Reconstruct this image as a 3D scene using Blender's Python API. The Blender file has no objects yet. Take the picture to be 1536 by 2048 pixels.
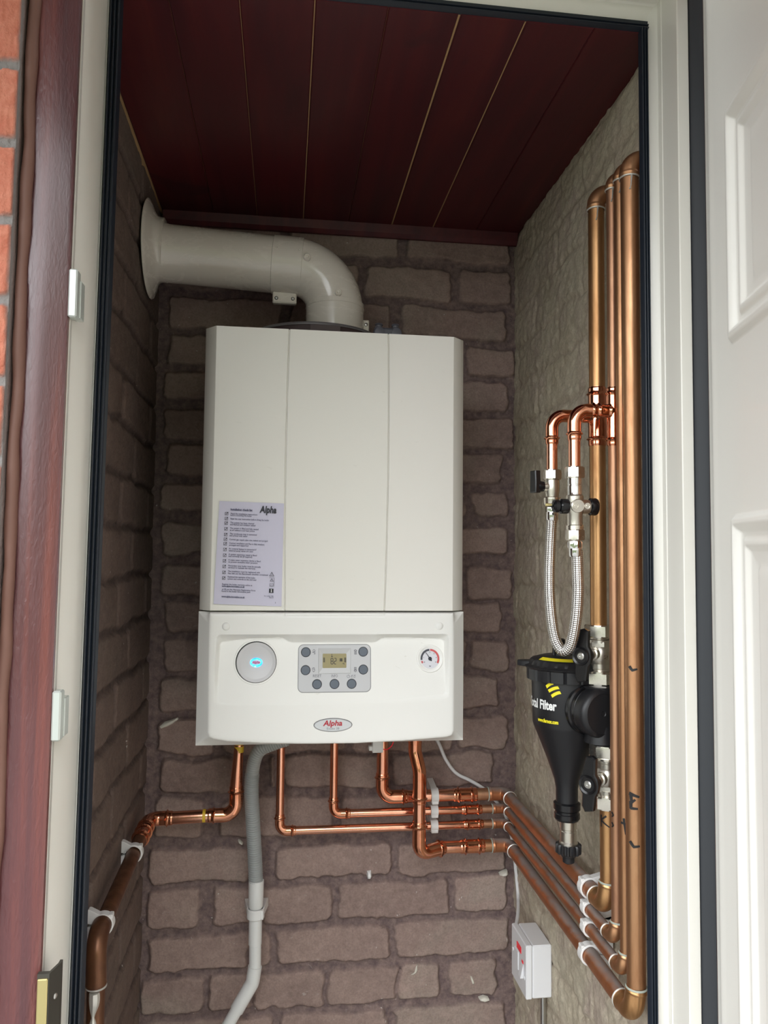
import bpy, math, random
import numpy as np
from mathutils import Vector, Matrix
random.seed(7); RNG = np.random.default_rng(11)
COL = bpy.context.scene.collection
PI = math.pi

# ------------------------------------------------------------------ camera model
F = 1530.0
YAW, PITCH, ROLL = 0.1277, 0.0586, 0.01007
CAM = np.array([0.0, 0.0, 1.5])
def cam_axes():
    fw = np.array([math.sin(YAW)*math.cos(PITCH), math.cos(YAW)*math.cos(PITCH), math.sin(PITCH)])
    rt = np.array([math.cos(YAW), -math.sin(YAW), 0.0]); up = np.cross(rt, fw)
    c, s = math.cos(ROLL), math.sin(ROLL)
    return c*rt+s*up, -s*rt+c*up, fw
RT, UP, FW = cam_axes()
def ray(x, y): return RT*((x-768)/F) - UP*((y-1024)/F) + FW
def PY(x, y, Y): d = ray(x, y); return Vector(CAM + d*(Y/d[1]))      # survey point on the plane Y = const
def PX(x, y, X): d = ray(x, y); return Vector(CAM + d*(X/d[0]))      # survey point on the plane X = const
def PZ(x, y, Z): d = ray(x, y); return Vector(CAM + d*((Z-1.5)/d[2]))

# ------------------------------------------------------------------ mesh helpers
class MB:
    def __init__(s): s.v = []; s.f = []; s.uv = {}
    def add(s, vs, fs, uvs=None):
        b = len(s.v); s.v += [tuple(p) for p in vs]
        for i, f in enumerate(fs):
            if uvs: s.uv[len(s.f)] = uvs[i]
            s.f.append(tuple(b+k for k in f))
        return s
    def box(s, lo, hi, bev=0.0):
        lo = Vector(lo); hi = Vector(hi)
        if bev <= 0:
            vs = [(x, y, z) for x in (lo.x, hi.x) for y in (lo.y, hi.y) for z in (lo.z, hi.z)]
            return s.add(vs, [(0,1,3,2),(4,6,7,5),(0,4,5,1),(2,3,7,6),(0,2,6,4),(1,5,7,3)])
        c = (lo+hi)/2; h = (hi-lo)/2; b = min(bev, h.x*.95, h.y*.95, h.z*.95); vs = []; idx = {}
        for sx in (-1,1):
            for sy in (-1,1):
                for sz in (-1,1):
                    for a in range(3):
                        d = [h.x-b, h.y-b, h.z-b]; d[a] += b
                        idx[(sx,sy,sz,a)] = len(vs); vs.append((c.x+sx*d[0], c.y+sy*d[1], c.z+sz*d[2]))
        fs = []
        for a in range(3):
            for sg in (-1,1):
                q = []
                for (p, r) in ((-1,-1),(1,-1),(1,1),(-1,1)):
                    k = [0,0,0]; k[a] = sg; k[(a+1)%3] = p; k[(a+2)%3] = r; q.append(idx[(k[0],k[1],k[2],a)])
                fs.append(q if sg > 0 else q[::-1])
        for a in range(3):
            b1, b2 = (a+1)%3, (a+2)%3
            for p in (-1,1):
                for r in (-1,1):
                    k0=[0,0,0]; k0[b1]=p; k0[b2]=r; k1=list(k0); k0[a]=-1; k1[a]=1
                    q=[idx[(*k0,b1)], idx[(*k1,b1)], idx[(*k1,b2)], idx[(*k0,b2)]]
                    fs.append(q if p*r > 0 else q[::-1])
        for sx in (-1,1):
            for sy in (-1,1):
                for sz in (-1,1):
                    q=[idx[(sx,sy,sz,0)], idx[(sx,sy,sz,1)], idx[(sx,sy,sz,2)]]
                    fs.append(q if sx*sy*sz > 0 else q[::-1])
        return s.add(vs, fs)
    def tube(s, path, r, n=20, cap=True, up=None):
        P = [Vector(p) for p in path]; m = len(P)
        R = r if isinstance(r, (list, tuple, np.ndarray)) else [r]*m
        T = []
        for i in range(m):
            d = P[min(i+1, m-1)]-P[max(i-1, 0)]
            T.append(d.normalized() if d.length > 1e-9 else (T[-1] if T else Vector((0,0,1))))
        u = Vector(up) if up else (Vector((1,0,0)) if abs(T[0].x) < .8 else Vector((0,0,1)))
        u = (u - T[0]*u.dot(T[0])).normalized(); vs = []; fs = []; uvs = []; L = [0.0]
        for i in range(1, m): L.append(L[-1]+(P[i]-P[i-1]).length)
        for i in range(m):
            u = (u - T[i]*u.dot(T[i])).normalized(); w = T[i].cross(u)
            for k in range(n):
                a = 2*PI*k/n; vs.append(P[i]+(u*math.cos(a)+w*math.sin(a))*R[i])
        for i in range(m-1):
            for k in range(n):
                k2 = (k+1) % n
                fs.append((i*n+k, i*n+k2, (i+1)*n+k2, (i+1)*n+k))
                uvs.append(((k/n, L[i]), ((k+1)/n, L[i]), ((k+1)/n, L[i+1]), (k/n, L[i+1])))
        if cap:
            fs.append(tuple(range(n))[::-1]); uvs.append([(0,0)]*n)
            fs.append(tuple((m-1)*n+k for k in range(n))); uvs.append([(0,0)]*n)
        return s.add(vs, fs, uvs)
    def lathe(s, org, axis, prof, n=32, up=None, cap=True):     # prof: (radius, distance along axis)
        a = Vector(axis).normalized(); o = Vector(org)
        u = Vector(up) if up else (Vector((1,0,0)) if abs(a.x) < .8 else Vector((0,0,1)))
        u = (u-a*u.dot(a)).normalized(); w = a.cross(u); vs = []; fs = []; uvs=[]
        for (r, h) in prof:
            for k in range(n):
                t = 2*PI*k/n; vs.append(o+a*h+(u*math.cos(t)+w*math.sin(t))*r)
        m = len(prof)
        for i in range(m-1):
            for k in range(n):
                k2 = (k+1) % n; fs.append((i*n+k, i*n+k2, (i+1)*n+k2, (i+1)*n+k))
        if cap:
            fs.append(tuple(range(n))[::-1]); fs.append(tuple((m-1)*n+k for k in range(n)))
        return s.add(vs, fs)
    def hexnut(s, org, axis, r, h, ch=.0015, up=None):
        a = Vector(axis).normalized(); o = Vector(org)
        u = Vector(up) if up else (Vector((1,0,0)) if abs(a.x) < .8 else Vector((0,0,1)))
        u = (u-a*u.dot(a)).normalized(); w = a.cross(u); vs = []; n = 24
        def hexr(t): return r*math.cos(PI/6)/math.cos(((t+PI/6) % (PI/3))-PI/6)
        for (hh, lim) in ((0, .88), (ch, 1), (h-ch, 1), (h, .88)):
            for k in range(n):
                t = 2*PI*k/n; rr = hexr(t) if lim == 1 else min(hexr(t), r*lim)
                vs.append(o+a*hh+(u*math.cos(t)+w*math.sin(t))*rr)
        fs = [(i*n+k, i*n+(k+1)%n, (i+1)*n+(k+1)%n, (i+1)*n+k) for i in range(3) for k in range(n)]
        fs += [tuple(range(n))[::-1], tuple(3*n+k for k in range(n))]
        return s.add(vs, fs)
    def prism(s, pts, o, ux, uy, d, bev=0.0):                    # outline pts in plane (ux,uy), extruded along vector d
        o = Vector(o); ux = Vector(ux); uy = Vector(uy); d = Vector(d); n = len(pts)
        A = 0.5*sum(pts[i][0]*pts[(i+1)%n][1]-pts[(i+1)%n][0]*pts[i][1] for i in range(n))
        if A < 0: pts = pts[::-1]
        if ux.cross(uy).dot(d) < 0: pts = pts[::-1]
        def inset(b):
            out = []
            for i in range(n):
                p = Vector(pts[i]); a = (p-Vector(pts[i-1])); c = (Vector(pts[(i+1)%n])-p)
                a = a.normalized() if a.length > 1e-9 else a; c = c.normalized() if c.length > 1e-9 else c
                sg = 1 if ux.cross(uy).dot(d) >= 0 else -1
                na = Vector((-a.y, a.x))*sg; nc = Vector((-c.y, c.x))*sg; m = (na+nc)
                m = m.normalized() if m.length > 1e-9 else na
                out.append(p+m*(b/max(.4, m.dot(na))))
            return out
        L = d.length; dn = d/L
        rings = [(0, pts), (L, pts)] if bev <= 0 else [(0, inset(bev)), (bev, pts), (L-bev, pts), (L, inset(bev))]
        vs = [o+ux*p[0]+uy*p[1]+dn*h for h, q in rings for p in q]
        m = len(rings)
        fs = [(i*n+k, i*n+(k+1)%n, (i+1)*n+(k+1)%n, (i+1)*n+k) for i in range(m-1) for k in range(n)]
        fs += [tuple(range(n))[::-1], tuple((m-1)*n+k for k in range(n))]
        return s.add(vs, fs)
    def grid(s, P):                                              # P[i][j] -> point arrays
        a, b = len(P), len(P[0]); vs = [P[i][j] for i in range(a) for j in range(b)]
        return s.add(vs, [(i*b+j, (i+1)*b+j, (i+1)*b+j+1, i*b+j+1) for i in range(a-1) for j in range(b-1)])
    def build(s, name, mat, parent=None, sharp=38, smooth=True, label=None):
        me = bpy.data.meshes.new(name); me.from_pydata(s.v, [], s.f); me.update()
        if s.uv:
            uvl = me.uv_layers.new(name='UVMap')
            for p in me.polygons:
                q = s.uv.get(p.index)
                if q:
                    for li, c in zip(p.loop_indices, q): uvl.data[li].uv = c
        if smooth:
            me.shade_smooth(); me.set_sharp_from_angle(angle=math.radians(sharp))
        o = bpy.data.objects.new(name, me); COL.objects.link(o); me.materials.append(mat)
        if parent: o.parent = parent; o.matrix_parent_inverse = Matrix.Translation(-Vector(parent.location))
        if label: o['label'] = label
        return o
def thing(name, label, cat, loc, group=None):
    o = bpy.data.objects.new(name, None); COL.objects.link(o); o.location = loc; o.empty_display_size = .02
    o['label'] = label; o['category'] = cat
    if group: o['group'] = group
    return o
def tag(o, label, cat, group=None):
    o['label'] = label; o['category'] = cat
    if group: o['group'] = group
    return o
def structure(o): o['kind'] = 'structure'; return o

def fillet(pts, r, n=10):
    P = [Vector(p) for p in pts]; out = [P[0]]
    rr = r if isinstance(r, (list, tuple)) else [r]*(len(P)-2)
    for i in range(1, len(P)-1):
        a = (P[i-1]-P[i]); b = (P[i+1]-P[i]); la, lb = a.length, b.length; a.normalize(); b.normalize()
        ang = a.angle(b)
        if ang > PI-1e-3: out.append(P[i]); continue
        t = min(rr[i-1]/math.tan(ang/2), la*.49 if i > 1 else la*.98, lb*.49 if i < len(P)-2 else lb*.98); rad = t*math.tan(ang/2)
        c = P[i]+(a+b).normalized()*(rad/math.sin(ang/2)); s0 = P[i]+a*t-c; s1 = P[i]+b*t-c
        for k in range(n+1):
            w = s0.angle(s1); out.append(c+(s0*math.sin((1-k/n)*w)+s1*math.sin(k/n*w))/math.sin(w) if w > 1e-4 else c+s0)
    out.append(P[-1]); return out
def resample(P, step):
    P = [Vector(p) for p in P]; L = [0.0]
    for i in range(1, len(P)): L.append(L[-1]+(P[i]-P[i-1]).length)
    n = max(2, int(L[-1]/step)+1); out = []; j = 0
    for k in range(n):
        s = L[-1]*k/(n-1)
        while j < len(P)-2 and L[j+1] < s: j += 1
        d = L[j+1]-L[j]; out.append(P[j].lerp(P[j+1], (s-L[j])/d if d > 1e-9 else 0))
    return out, [L[-1]*k/(n-1) for k in range(n)]
def fitting(path, r, ring=.009, rr=.0028, wall=.0013, step=.0008, n=24):
    P, S = resample(path, step); L = S[-1]; R = []
    for s in S:
        e = min(s, L-s)
        R.append(r+wall+rr*math.exp(-((e-ring)/.0013)**2) - (.0006 if e < .0009 else 0))
    return MB().tube(P, R, n)

def catmull(pts, n=12):
    P = [Vector(p) for p in pts]; P = [P[0]*2-P[1]]+P+[P[-1]*2-P[-2]]; out = []
    for i in range(1, len(P)-2):
        for k in range(n):
            t = k/n; a, b, c, d = P[i-1], P[i], P[i+1], P[i+2]
            out.append(((b*2)+(c-a)*t+(a*2-b*5+c*4-d)*t*t+(b*3-a-c*3+d)*t**3)*.5)
    out.append(P[-2]); return out
def rrect(w, h, r, n=6, cx=0, cy=0):
    out = []
    for (sx, sy, a0) in ((1,1,0),(-1,1,90),(-1,-1,180),(1,-1,270)):
        for k in range(n+1):
            a = math.radians(a0+90*k/n); out.append((cx+sx*(w/2-r)+r*math.cos(a), cy+sy*(h/2-r)+r*math.sin(a)))
    return out
def ellipse(rx, ry, n=40): return [(rx*math.cos(2*PI*k/n), ry*math.sin(2*PI*k/n)) for k in range(n)]

def text_into(mb, body, size, fn, align='LEFT', shear=0.0, bold=0.0, depth=0.0, sx=1.0, width=None, res=3):
    cu = bpy.data.curves.new('lettering', 'FONT'); cu.body = body; cu.size = size; cu.align_x = align
    cu.shear = shear; cu.offset = bold*size; cu.resolution_u = res; cu.extrude = depth
    o = bpy.data.objects.new('lettering', cu); COL.objects.link(o)
    bpy.context.view_layer.update()
    me = bpy.data.meshes.new_from_object(o.evaluated_get(bpy.context.evaluated_depsgraph_get()))
    if len(me.vertices):
        xs = [v.co.x for v in me.vertices]; k = sx
        if width: k = width/max(1e-6, max(xs)-min(xs))
        mb.add([fn(v.co.x*k, v.co.y, v.co.z) for v in me.vertices], [tuple(p.vertices) for p in me.polygons])
    bpy.data.objects.remove(o); bpy.data.curves.remove(cu); bpy.data.meshes.remove(me)
    return mb

# ------------------------------------------------------------------ materials
class MT:
    def __init__(s, name, base=(.8,.8,.8), rough=.5, metal=0.0, **kw):
        s.m = bpy.data.materials.new(name); s.m.use_nodes = True; s.nt = s.m.node_tree
        s.b = s.nt.nodes['Principled BSDF']; s.set('Base Color', (*base, 1)); s.set('Roughness', rough); s.set('Metallic', metal)
        for k, v in kw.items(): s.set(k.replace('_', ' '), v)
    def set(s, k, v): s.b.inputs[k].default_value = v
    def node(s, t, **kw):
        n = s.nt.nodes.new(t)
        for k, v in kw.items():
            if k.startswith('i_'): n.inputs[k[2:].replace('_', ' ')].default_value = v
            else: setattr(n, k, v)
        return n
    def link(s, a, b): s.nt.links.new(a, b)
    def coord(s, scale=(1,1,1)):
        t = s.node('ShaderNodeTexCoord'); m = s.node('ShaderNodeMapping'); m.inputs['Scale'].default_value = scale
        s.link(t.outputs['Object'], m.inputs['Vector']); return m.outputs['Vector']
    def noise(s, scale=5, detail=4, rough=.55, dist=0.0, vec=None, st=(1,1,1)):
        n = s.node('ShaderNodeTexNoise'); n.inputs['Scale'].default_value = scale; n.inputs['Detail'].default_value = detail
        n.inputs['Roughness'].default_value = rough; n.inputs['Distortion'].default_value = dist
        s.link(vec if vec else s.coord(st), n.inputs['Vector']); return n.outputs['Fac']
    def ramp(s, fac, stops):
        r = s.node('ShaderNodeValToRGB'); e = r.color_ramp.elements
        for i, (p, c) in enumerate(stops):
            x = e[i] if i < 2 else e.new(p)
            x.position = p; x.color = (*c, 1) if len(c) == 3 else c
        s.link(fac, r.inputs['Fac']); return r.outputs['Color']
    def mix(s, fac, a, b, mode='MIX'):
        n = s.node('ShaderNodeMix', data_type='RGBA', blend_type=mode)
        for v, k in ((fac, 0), (a, 6), (b, 7)):
            if isinstance(v, (int, float)): n.inputs[k].default_value = v
            elif isinstance(v, tuple): n.inputs[k].default_value = (*v, 1)
            else: s.link(v, n.inputs[k])
        return n.outputs[2]
    def math(s, op, a, b=0.0):
        n = s.node('ShaderNodeMath', operation=op)
        for v, k in ((a, 0), (b, 1)):
            if isinstance(v, (int, float)): n.inputs[k].default_value = v
            else: s.link(v, n.inputs[k])
        return n.outputs[0]
    def color(s, c): s.link(c, s.b.inputs['Base Color']); return s
    def roughn(s, c): s.link(c, s.b.inputs['Roughness']); return s
    def bump(s, h, strength=.3, dist=.001):
        n = s.node('ShaderNodeBump'); n.inputs['Strength'].default_value = strength; n.inputs['Distance'].default_value = dist
        s.link(h, n.inputs['Height']); s.link(n.outputs['Normal'], s.b.inputs['Normal']); return s
    def attr(s, name): return s.node('ShaderNodeAttribute', attribute_name=name).outputs['Fac']

def brick_mat(name, brick_a, brick_b, mortar, speck=(.42,.38,.34), sp_amt=.6):
    M = MT(name, rough=.85); M.set('Specular IOR Level', .3)
    n1 = M.noise(9, 5, .6); n2 = M.noise(70, 4, .7); n3 = M.noise(260, 3, .6)
    c = M.mix(M.ramp(n1, [(.3,(0,0,0)),(.7,(1,1,1))]), brick_a, brick_b)
    if 'lime' in name:                                           # brownish-pink wash where the wall paint was brushed over the lime
        st_ = M.noise(7, 4, .6, .8, st=(1, 1, .7)); c = M.mix(M.ramp(st_, [(.48,(0,0,0)),(.62,(.75,)*3)]), c, (.40,.31,.27))
    else:
        st_ = M.noise(5, 4, .6, .5); c = M.mix(M.ramp(st_, [(.5,(0,0,0)),(.66,(.35,)*3)]), c, (.36,.33,.27) if 'purple' in name else (.17,.15,.12))
    tint = M.attr('tint'); hs = M.node('ShaderNodeHueSaturation'); M.link(c, hs.inputs['Color']); M.link(tint, hs.inputs['Value']); c = hs.outputs['Color']
    c = M.mix(M.attr('brick'), mortar, c)
    c = M.mix(M.math('MULTIPLY', M.ramp(n2, [(.35,(0,0,0)),(.75,(1,1,1))]), .5), c, tuple(min(1, x*1.45) for x in brick_b))
    # pale scuffs and lime specks, stretched a little so they look like scrapes
    v = M.noise(46, 7, .8, 1.2, st=(1.0, 1.0, 1.9)); m = M.noise(6, 3, .6, st=(1,1,1))
    k = M.math('MULTIPLY', M.ramp(v, [(.60,(0,0,0)),(.72,(1,1,1))]), M.ramp(m, [(.45,(0,0,0)),(.68,(1,1,1))]))
    c = M.mix(M.math('MULTIPLY', k, sp_amt), c, speck)
    w = M.noise(150, 2, .5, .4); m2 = M.noise(13, 2, .5)
    k2 = M.math('MULTIPLY', M.ramp(w, [(.73,(0,0,0)),(.77,(1,1,1))]), M.ramp(m2, [(.5,(0,0,0)),(.6,(1,1,1))]))
    c = M.mix(M.math('MULTIPLY', k2, .8), c, (.75,.72,.68))
    c = M.mix(M.math('MULTIPLY', M.ramp(n3, [(.42,(0,0,0)),(.7,(1,1,1))]), .35), c, tuple(x*.62 for x in brick_a))
    M.color(c); h = M.math('ADD', M.math('MULTIPLY', n2, .6), M.math('MULTIPLY', n3, .5)); M.bump(h, 1.0, .0020)
    return M.m

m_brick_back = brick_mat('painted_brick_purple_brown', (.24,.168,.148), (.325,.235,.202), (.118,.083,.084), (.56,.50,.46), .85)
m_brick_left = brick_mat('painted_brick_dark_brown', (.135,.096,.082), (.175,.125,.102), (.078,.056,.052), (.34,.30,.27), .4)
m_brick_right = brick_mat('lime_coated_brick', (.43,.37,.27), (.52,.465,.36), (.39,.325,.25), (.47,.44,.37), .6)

def outside_brick():
    M = MT('red_facing_brick', rough=.8); n1 = M.noise(60, 5, .7); n2 = M.noise(14, 3)
    c = M.mix(M.ramp(n1, [(.35,(0,0,0)),(.68,(1,1,1))]), (.56,.165,.095), (.70,.27,.17))
    c = M.mix(M.math('MULTIPLY', n2, .4), c, (.45,.14,.10))
    c = M.mix(M.attr('brick'), (.27,.25,.24), c); M.color(c); M.bump(M.math('ADD', n1, M.noise(220, 3)), .9, .002); return M.m
m_brick_out = outside_brick()

def wood_foil():
    M = MT('rosewood_foil', rough=.40, Coat_Weight=.8, Coat_Roughness=.22)
    n1 = M.noise(30, 5, .6, .3, st=(1.6, 1.6, .05)); n2 = M.noise(160, 4, .6, .2, st=(1.2,1.2,.05)); n3 = M.noise(55, 3, .5, st=(1,1,.16))
    c = M.ramp(n1, [(.32,(.070,.024,.030)),(.5,(.115,.034,.036)),(.68,(.23,.060,.045))])
    c = M.mix(M.math('MULTIPLY', n2, .5), c, (.10,.03,.03)); M.color(c)
    M.bump(M.math('ADD', M.noise(330, 2, .5, .6, st=(1,1,.25)), M.math('MULTIPLY', n3, .4)), .55, .0022)
    M.roughn(M.ramp(n3, [(.3,(.32,)*3),(.7,(.55,)*3)])); return M.m
m_wood = wood_foil()

def ceiling_mat():
    M = MT('dark_red_stained_board', rough=.45)
    n1 = M.noise(16, 4, .6, .5, st=(1.6, .12, 1)); n2 = M.noise(120, 3, .6, st=(1,.03,1)); n3 = M.noise(9, 2, .5, 1.0)
    c = M.ramp(n1, [(.3,(.050,.006,.010)),(.55,(.088,.009,.012)),(.75,(.125,.018,.015))])
    c = M.mix(M.math('MULTIPLY', n2, .35), c, (.05,.008,.014))
    c = M.mix(M.ramp(n3, [(.68,(0,0,0)),(.74,(.6,)*3)]), c, (.028,.006,.010)); M.color(c)
    M.bump(n2, .15, .0006); return M.m
m_ceiling = ceiling_mat()
m_groove = MT('bare_pine_tongue', (.50,.32,.15), .7).m

def white_plastic(name, col, rough=.3, coat=.2, bump=.02, bs=220):
    M = MT(name, col, rough); M.set('Coat Weight', coat); M.set('Coat Roughness', .12)
    n = M.noise(bs, 2, .5); M.bump(n, bump, .0006)
    n2 = M.noise(6, 3, .5); M.color(M.mix(M.math('MULTIPLY', n2, .12), col, tuple(x*.86 for x in col))); return M.m
m_pvc = white_plastic('white_upvc', (.82,.795,.725), .33)
m_door = white_plastic('white_door_skin', (.85,.83,.775), .36)
def boiler_mat():
    M = MT('boiler_enamel', (.83,.805,.745), .34); M.set('Coat Weight', .6); M.set('Coat Roughness', .10)
    n = M.noise(150, 2, .5); n2 = M.noise(4, 2, .5); n3 = M.noise(24, 5, .7, 1.0, st=(1,1,2.2))
    h = M.math('ADD', M.math('MULTIPLY', n, .03), M.math('MULTIPLY', n2, 3.0)); M.bump(h, .12, .004)
    M.roughn(M.ramp(n3, [(.3,(.27,)*3),(.7,(.40,)*3)])); return M.m
m_boiler = boiler_mat()
def fascia_mat():
    M = MT('fascia_plastic', (.85,.84,.80), .38); n = M.noise(500, 2, .5)
    n3 = M.noise(42, 4, .7, .8, st=(.7,1,1.6)); k = M.ramp(n3, [(.69,(0,0,0)),(.74,(.5,)*3)])
    M.color(M.mix(k, (.85,.84,.80), (.60,.57,.50))); M.bump(n, .12, .0004); return M.m
m_fascia = fascia_mat()
def flue_mat():
    M = MT('flue_white_enamel', (.83,.775,.69), .16); M.set('Coat Weight', .5); M.set('Coat Roughness', .05)
    n = M.noise(26, 5, .7, 1.0, st=(.8,1,2)); k = M.ramp(n, [(.66,(0,0,0)),(.72,(.45,)*3)])
    M.color(M.mix(k, (.83,.775,.69), (.55,.45,.37))); M.roughn(M.ramp(n, [(.4,(.12,)*3),(.7,(.4,)*3)])); M.bump(M.noise(5,2), .15, .003); return M.m
m_flue = flue_mat()
def copper(name, a, b, rough, metal=1.0, dust=None, bump=.1, streak=.25, rb=None):
    M = MT(name, a, rough, metal); n = M.noise(35, 5, .65, .6, st=(1,1,streak)); n2 = M.noise(220, 3, .6, st=(1,1,.4))
    c = M.mix(M.ramp(n, [(.38,(0,0,0)),(.66,(1,1,1))]), a, b)
    M.roughn(M.ramp(n, [(.3,(rough,)*3),(.75,((rb or rough*1.7),)*3)]))
    if dust:
        # grime lies on the upper side of a pipe, in patches
        nd = M.noise(28, 5, .7, .6); g = M.node('ShaderNodeNewGeometry'); sp = M.node('ShaderNodeSeparateXYZ'); M.link(g.outputs['Normal'], sp.inputs[0])
        up = M.ramp(M.math('ADD', sp.outputs['Z'], M.math('MULTIPLY', M.math('SUBTRACT', nd, .5), 1.3)), [(.55,(0,0,0)),(1.0,(.85,)*3)])
        c = M.mix(up, c, dust); inv = M.math('SUBTRACT', metal, M.math('MULTIPLY', up, metal*.9)); M.link(inv, M.b.inputs['Metallic'])
        M.roughn(M.math('ADD', M.math('MULTIPLY', up, .4), rough))
    M.color(c); M.bump(n2, bump, .0004); return M.m
m_cu_new = copper('bright_copper', (.91,.48,.33), (.86,.39,.25), .12, rb=.22)
m_cu_fit = copper('copper_fitting', (.86,.40,.25), (.74,.29,.16), .08, rb=.17, streak=1)
m_cu_old = copper('aged_copper', (.58,.32,.17), (.44,.22,.11), .34, .92, rb=.5, bump=.2)
m_cu_brassy = copper('aged_copper_yellowed', (.62,.355,.165), (.44,.23,.10), .32, .92, rb=.44)
m_cu_dull = copper('aged_copper_reddish', (.54,.30,.175), (.41,.21,.125), .38, .85, rb=.48)
m_cu_dust = copper('dusty_copper', (.46,.19,.085), (.36,.14,.065), .36, .7, dust=(.25,.235,.225))
m_cu_dark = copper('dark_painted_copper', (.19,.085,.042), (.12,.052,.030), .30, .6, streak=.5)
m_flux = MT('solder_flux_green', (.38,.42,.36), .6).m
m_solder = MT('solder_silver', (.72,.71,.66), .4, .6).m
def nickel():
    M = MT('nickel_plated_brass', (.74,.70,.62), .22, 1.0); n = M.noise(180, 3, .6)
    M.roughn(M.ramp(n, [(.3,(.22,)*3),(.7,(.28,)*3)])); return M.m
m_nickel = nickel()
def cast():
    M = MT('cast_nickel_body', (.66,.625,.55), .34, 1.0); M.bump(M.noise(420, 3, .7), .3, .0006); return M.m
m_cast = cast()
m_chrome = MT('chrome', (.85,.85,.84), .08, 1.0).m
m_steel = MT('zinc_screw', (.62,.62,.60), .3, 1.0).m
def black_plastic(name, v=.012, rough=.42):
    M = MT(name, (v, v, v*1.15), rough); M.bump(M.noise(300, 2), .15, .0004); return M.m
m_black = black_plastic('black_moulded_plastic')
m_blackgloss = black_plastic('black_gloss_plastic', .008, .22)
def rubber(name, col, rough):
    M = MT(name, col, rough); M.bump(M.noise(260, 3, st=(1,1,.2)), .2, .0005); return M.m
m_rubber = rubber('black_rubber_seal', (.012,.017,.026), .38)
m_gasket2 = rubber('grey_black_gasket', (.028,.031,.036), .6)
def braid():
    M = MT('stainless_braid', (.72,.70,.66), .25, 1.0)
    t = M.node('ShaderNodeTexCoord'); sp = M.node('ShaderNodeSeparateXYZ'); M.link(t.outputs['UV'], sp.inputs[0])
    u = M.math('MULTIPLY', sp.outputs['X'], 2*PI*8); v = M.math('MULTIPLY', sp.outputs['Y'], 2*PI/.0052)
    a = M.math('SINE', M.math('ADD', u, v)); b = M.math('SINE', M.math('SUBTRACT', u, v)); h = M.math('MULTIPLY', a, b)
    c = M.ramp(M.math('ADD', M.math('MULTIPLY', h, .5), .5), [(.12,(.28,.27,.26)),(.5,(.93,.91,.87))]); M.color(c); M.bump(h, .5, .0008); return M.m
m_braid = braid()
m_clip = MT('white_clip_plastic', (.78,.77,.75), .4).m
m_waste = MT('white_waste_pipe', (.74,.74,.72), .3).m
m_corr = MT('grey_corrugated_plastic', (.37,.385,.375), .42).m
m_cable = MT('white_cable', (.76,.76,.76), .4).m
m_ink = MT('printed_ink', (.02,.02,.03), .6).m
m_inkgrey = MT('grey_print', (.16,.16,.18), .6).m
m_paper = MT('lilac_white_paper', (.62,.60,.72), .65).m
m_red = MT('red_lettering', (.42,.015,.03), .4).m
m_yellow = MT('yellow_print', (.85,.74,.02), .5).m
m_white_ink = MT('white_print', (.85,.85,.83), .5).m
m_marker = MT('black_marker_ink', (.012,.010,.010), .5).m
m_ctrl = MT('control_plate_grey', (.56,.56,.57), .4).m
m_btn = MT('slate_rubber_button', (.12,.14,.17), .55).m
m_dark = MT('dark_recess', (.02,.02,.02), .6).m
m_lcd = MT('lcd_glass', (.36,.31,.17), .2).m
m_maroon = MT('brown_sheet_metal', (.060,.036,.036), .6).m
m_rim = MT('grey_metal_rim', (.30,.29,.30), .3, .6).m
m_greypl = MT('grey_test_point_plastic', (.15,.15,.18), .4).m
m_tape = MT('yellow_tape', (.80,.52,.04), .45).m
m_plaster = MT('lime_plaster_fleck', (.72,.69,.60), .8).m
m_boxpl = MT('white_switch_plastic', (.76,.76,.77), .35).m
m_neon = MT('red_neon_lens', (.60,.012,.03), .15); m_neon.set('Emission Color', (1,.02,.04,1)); m_neon.set('Emission Strength', .06); m_neon = m_neon.m
m_mastic = MT('brown_mastic', (.17,.08,.058), .6).m
m_brass = MT('brass_lock_plate', (.66,.56,.26), .35, .8).m
m_lockdark = MT('dark_lock_channel', (.06,.055,.045), .5, .3).m
m_keep = MT('silver_keep', (.62,.66,.62), .35, .5).m
def floor_mat():
    M = MT('concrete_floor', (.3,.29,.27), .85); M.color(M.ramp(M.noise(12,5), [(.3,(.24,.23,.21)),(.7,(.36,.35,.32))])); M.bump(M.noise(120,3), .4, .001); return M.m
m_floor = floor_mat()
m_paving = MT('pale_paving', (.10,.098,.092), .85).m
def led():
    M = MT('blue_led_glow', (.02,.2,.7), .4); M.set('Emission Strength', 1.3)
    n = M.noise(180, 1); M.link(M.ramp(n, [(.35,(.0,.16,.95)),(.55,(.05,.55,1)),(.75,(.5,.95,1))]), M.b.inputs['Emission Color']); return M.m
m_led = led()

# ------------------------------------------------------------------ brick walls (one relief mesh each)
def smooth_noise(shape, cells, octs=3):
    out = np.zeros(shape); amp = 1; tot = 0
    for o in range(octs):
        cy, cx = max(2, int(cells[0]*2**o)), max(2, int(cells[1]*2**o)); g = RNG.random((cy+3, cx+3))
        y = np.linspace(0, cy, shape[0]); x = np.linspace(0, cx, shape[1]); yi = np.floor(y).astype(int); xi = np.floor(x).astype(int)
        fy = y-yi; fx = x-xi; fy = fy*fy*(3-2*fy); fx = fx*fx*(3-2*fx)
        a = g[np.ix_(yi, xi)]; b = g[np.ix_(yi, xi+1)]; c = g[np.ix_(yi+1, xi)]; d = g[np.ix_(yi+1, xi+1)]
        fx = fx[None, :]; fy = fy[:, None]; out += amp*((a*(1-fx)+b*fx)*(1-fy)+(c*(1-fx)+d*fx)*fy); tot += amp; amp *= .5
    return out/tot*2-1
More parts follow.
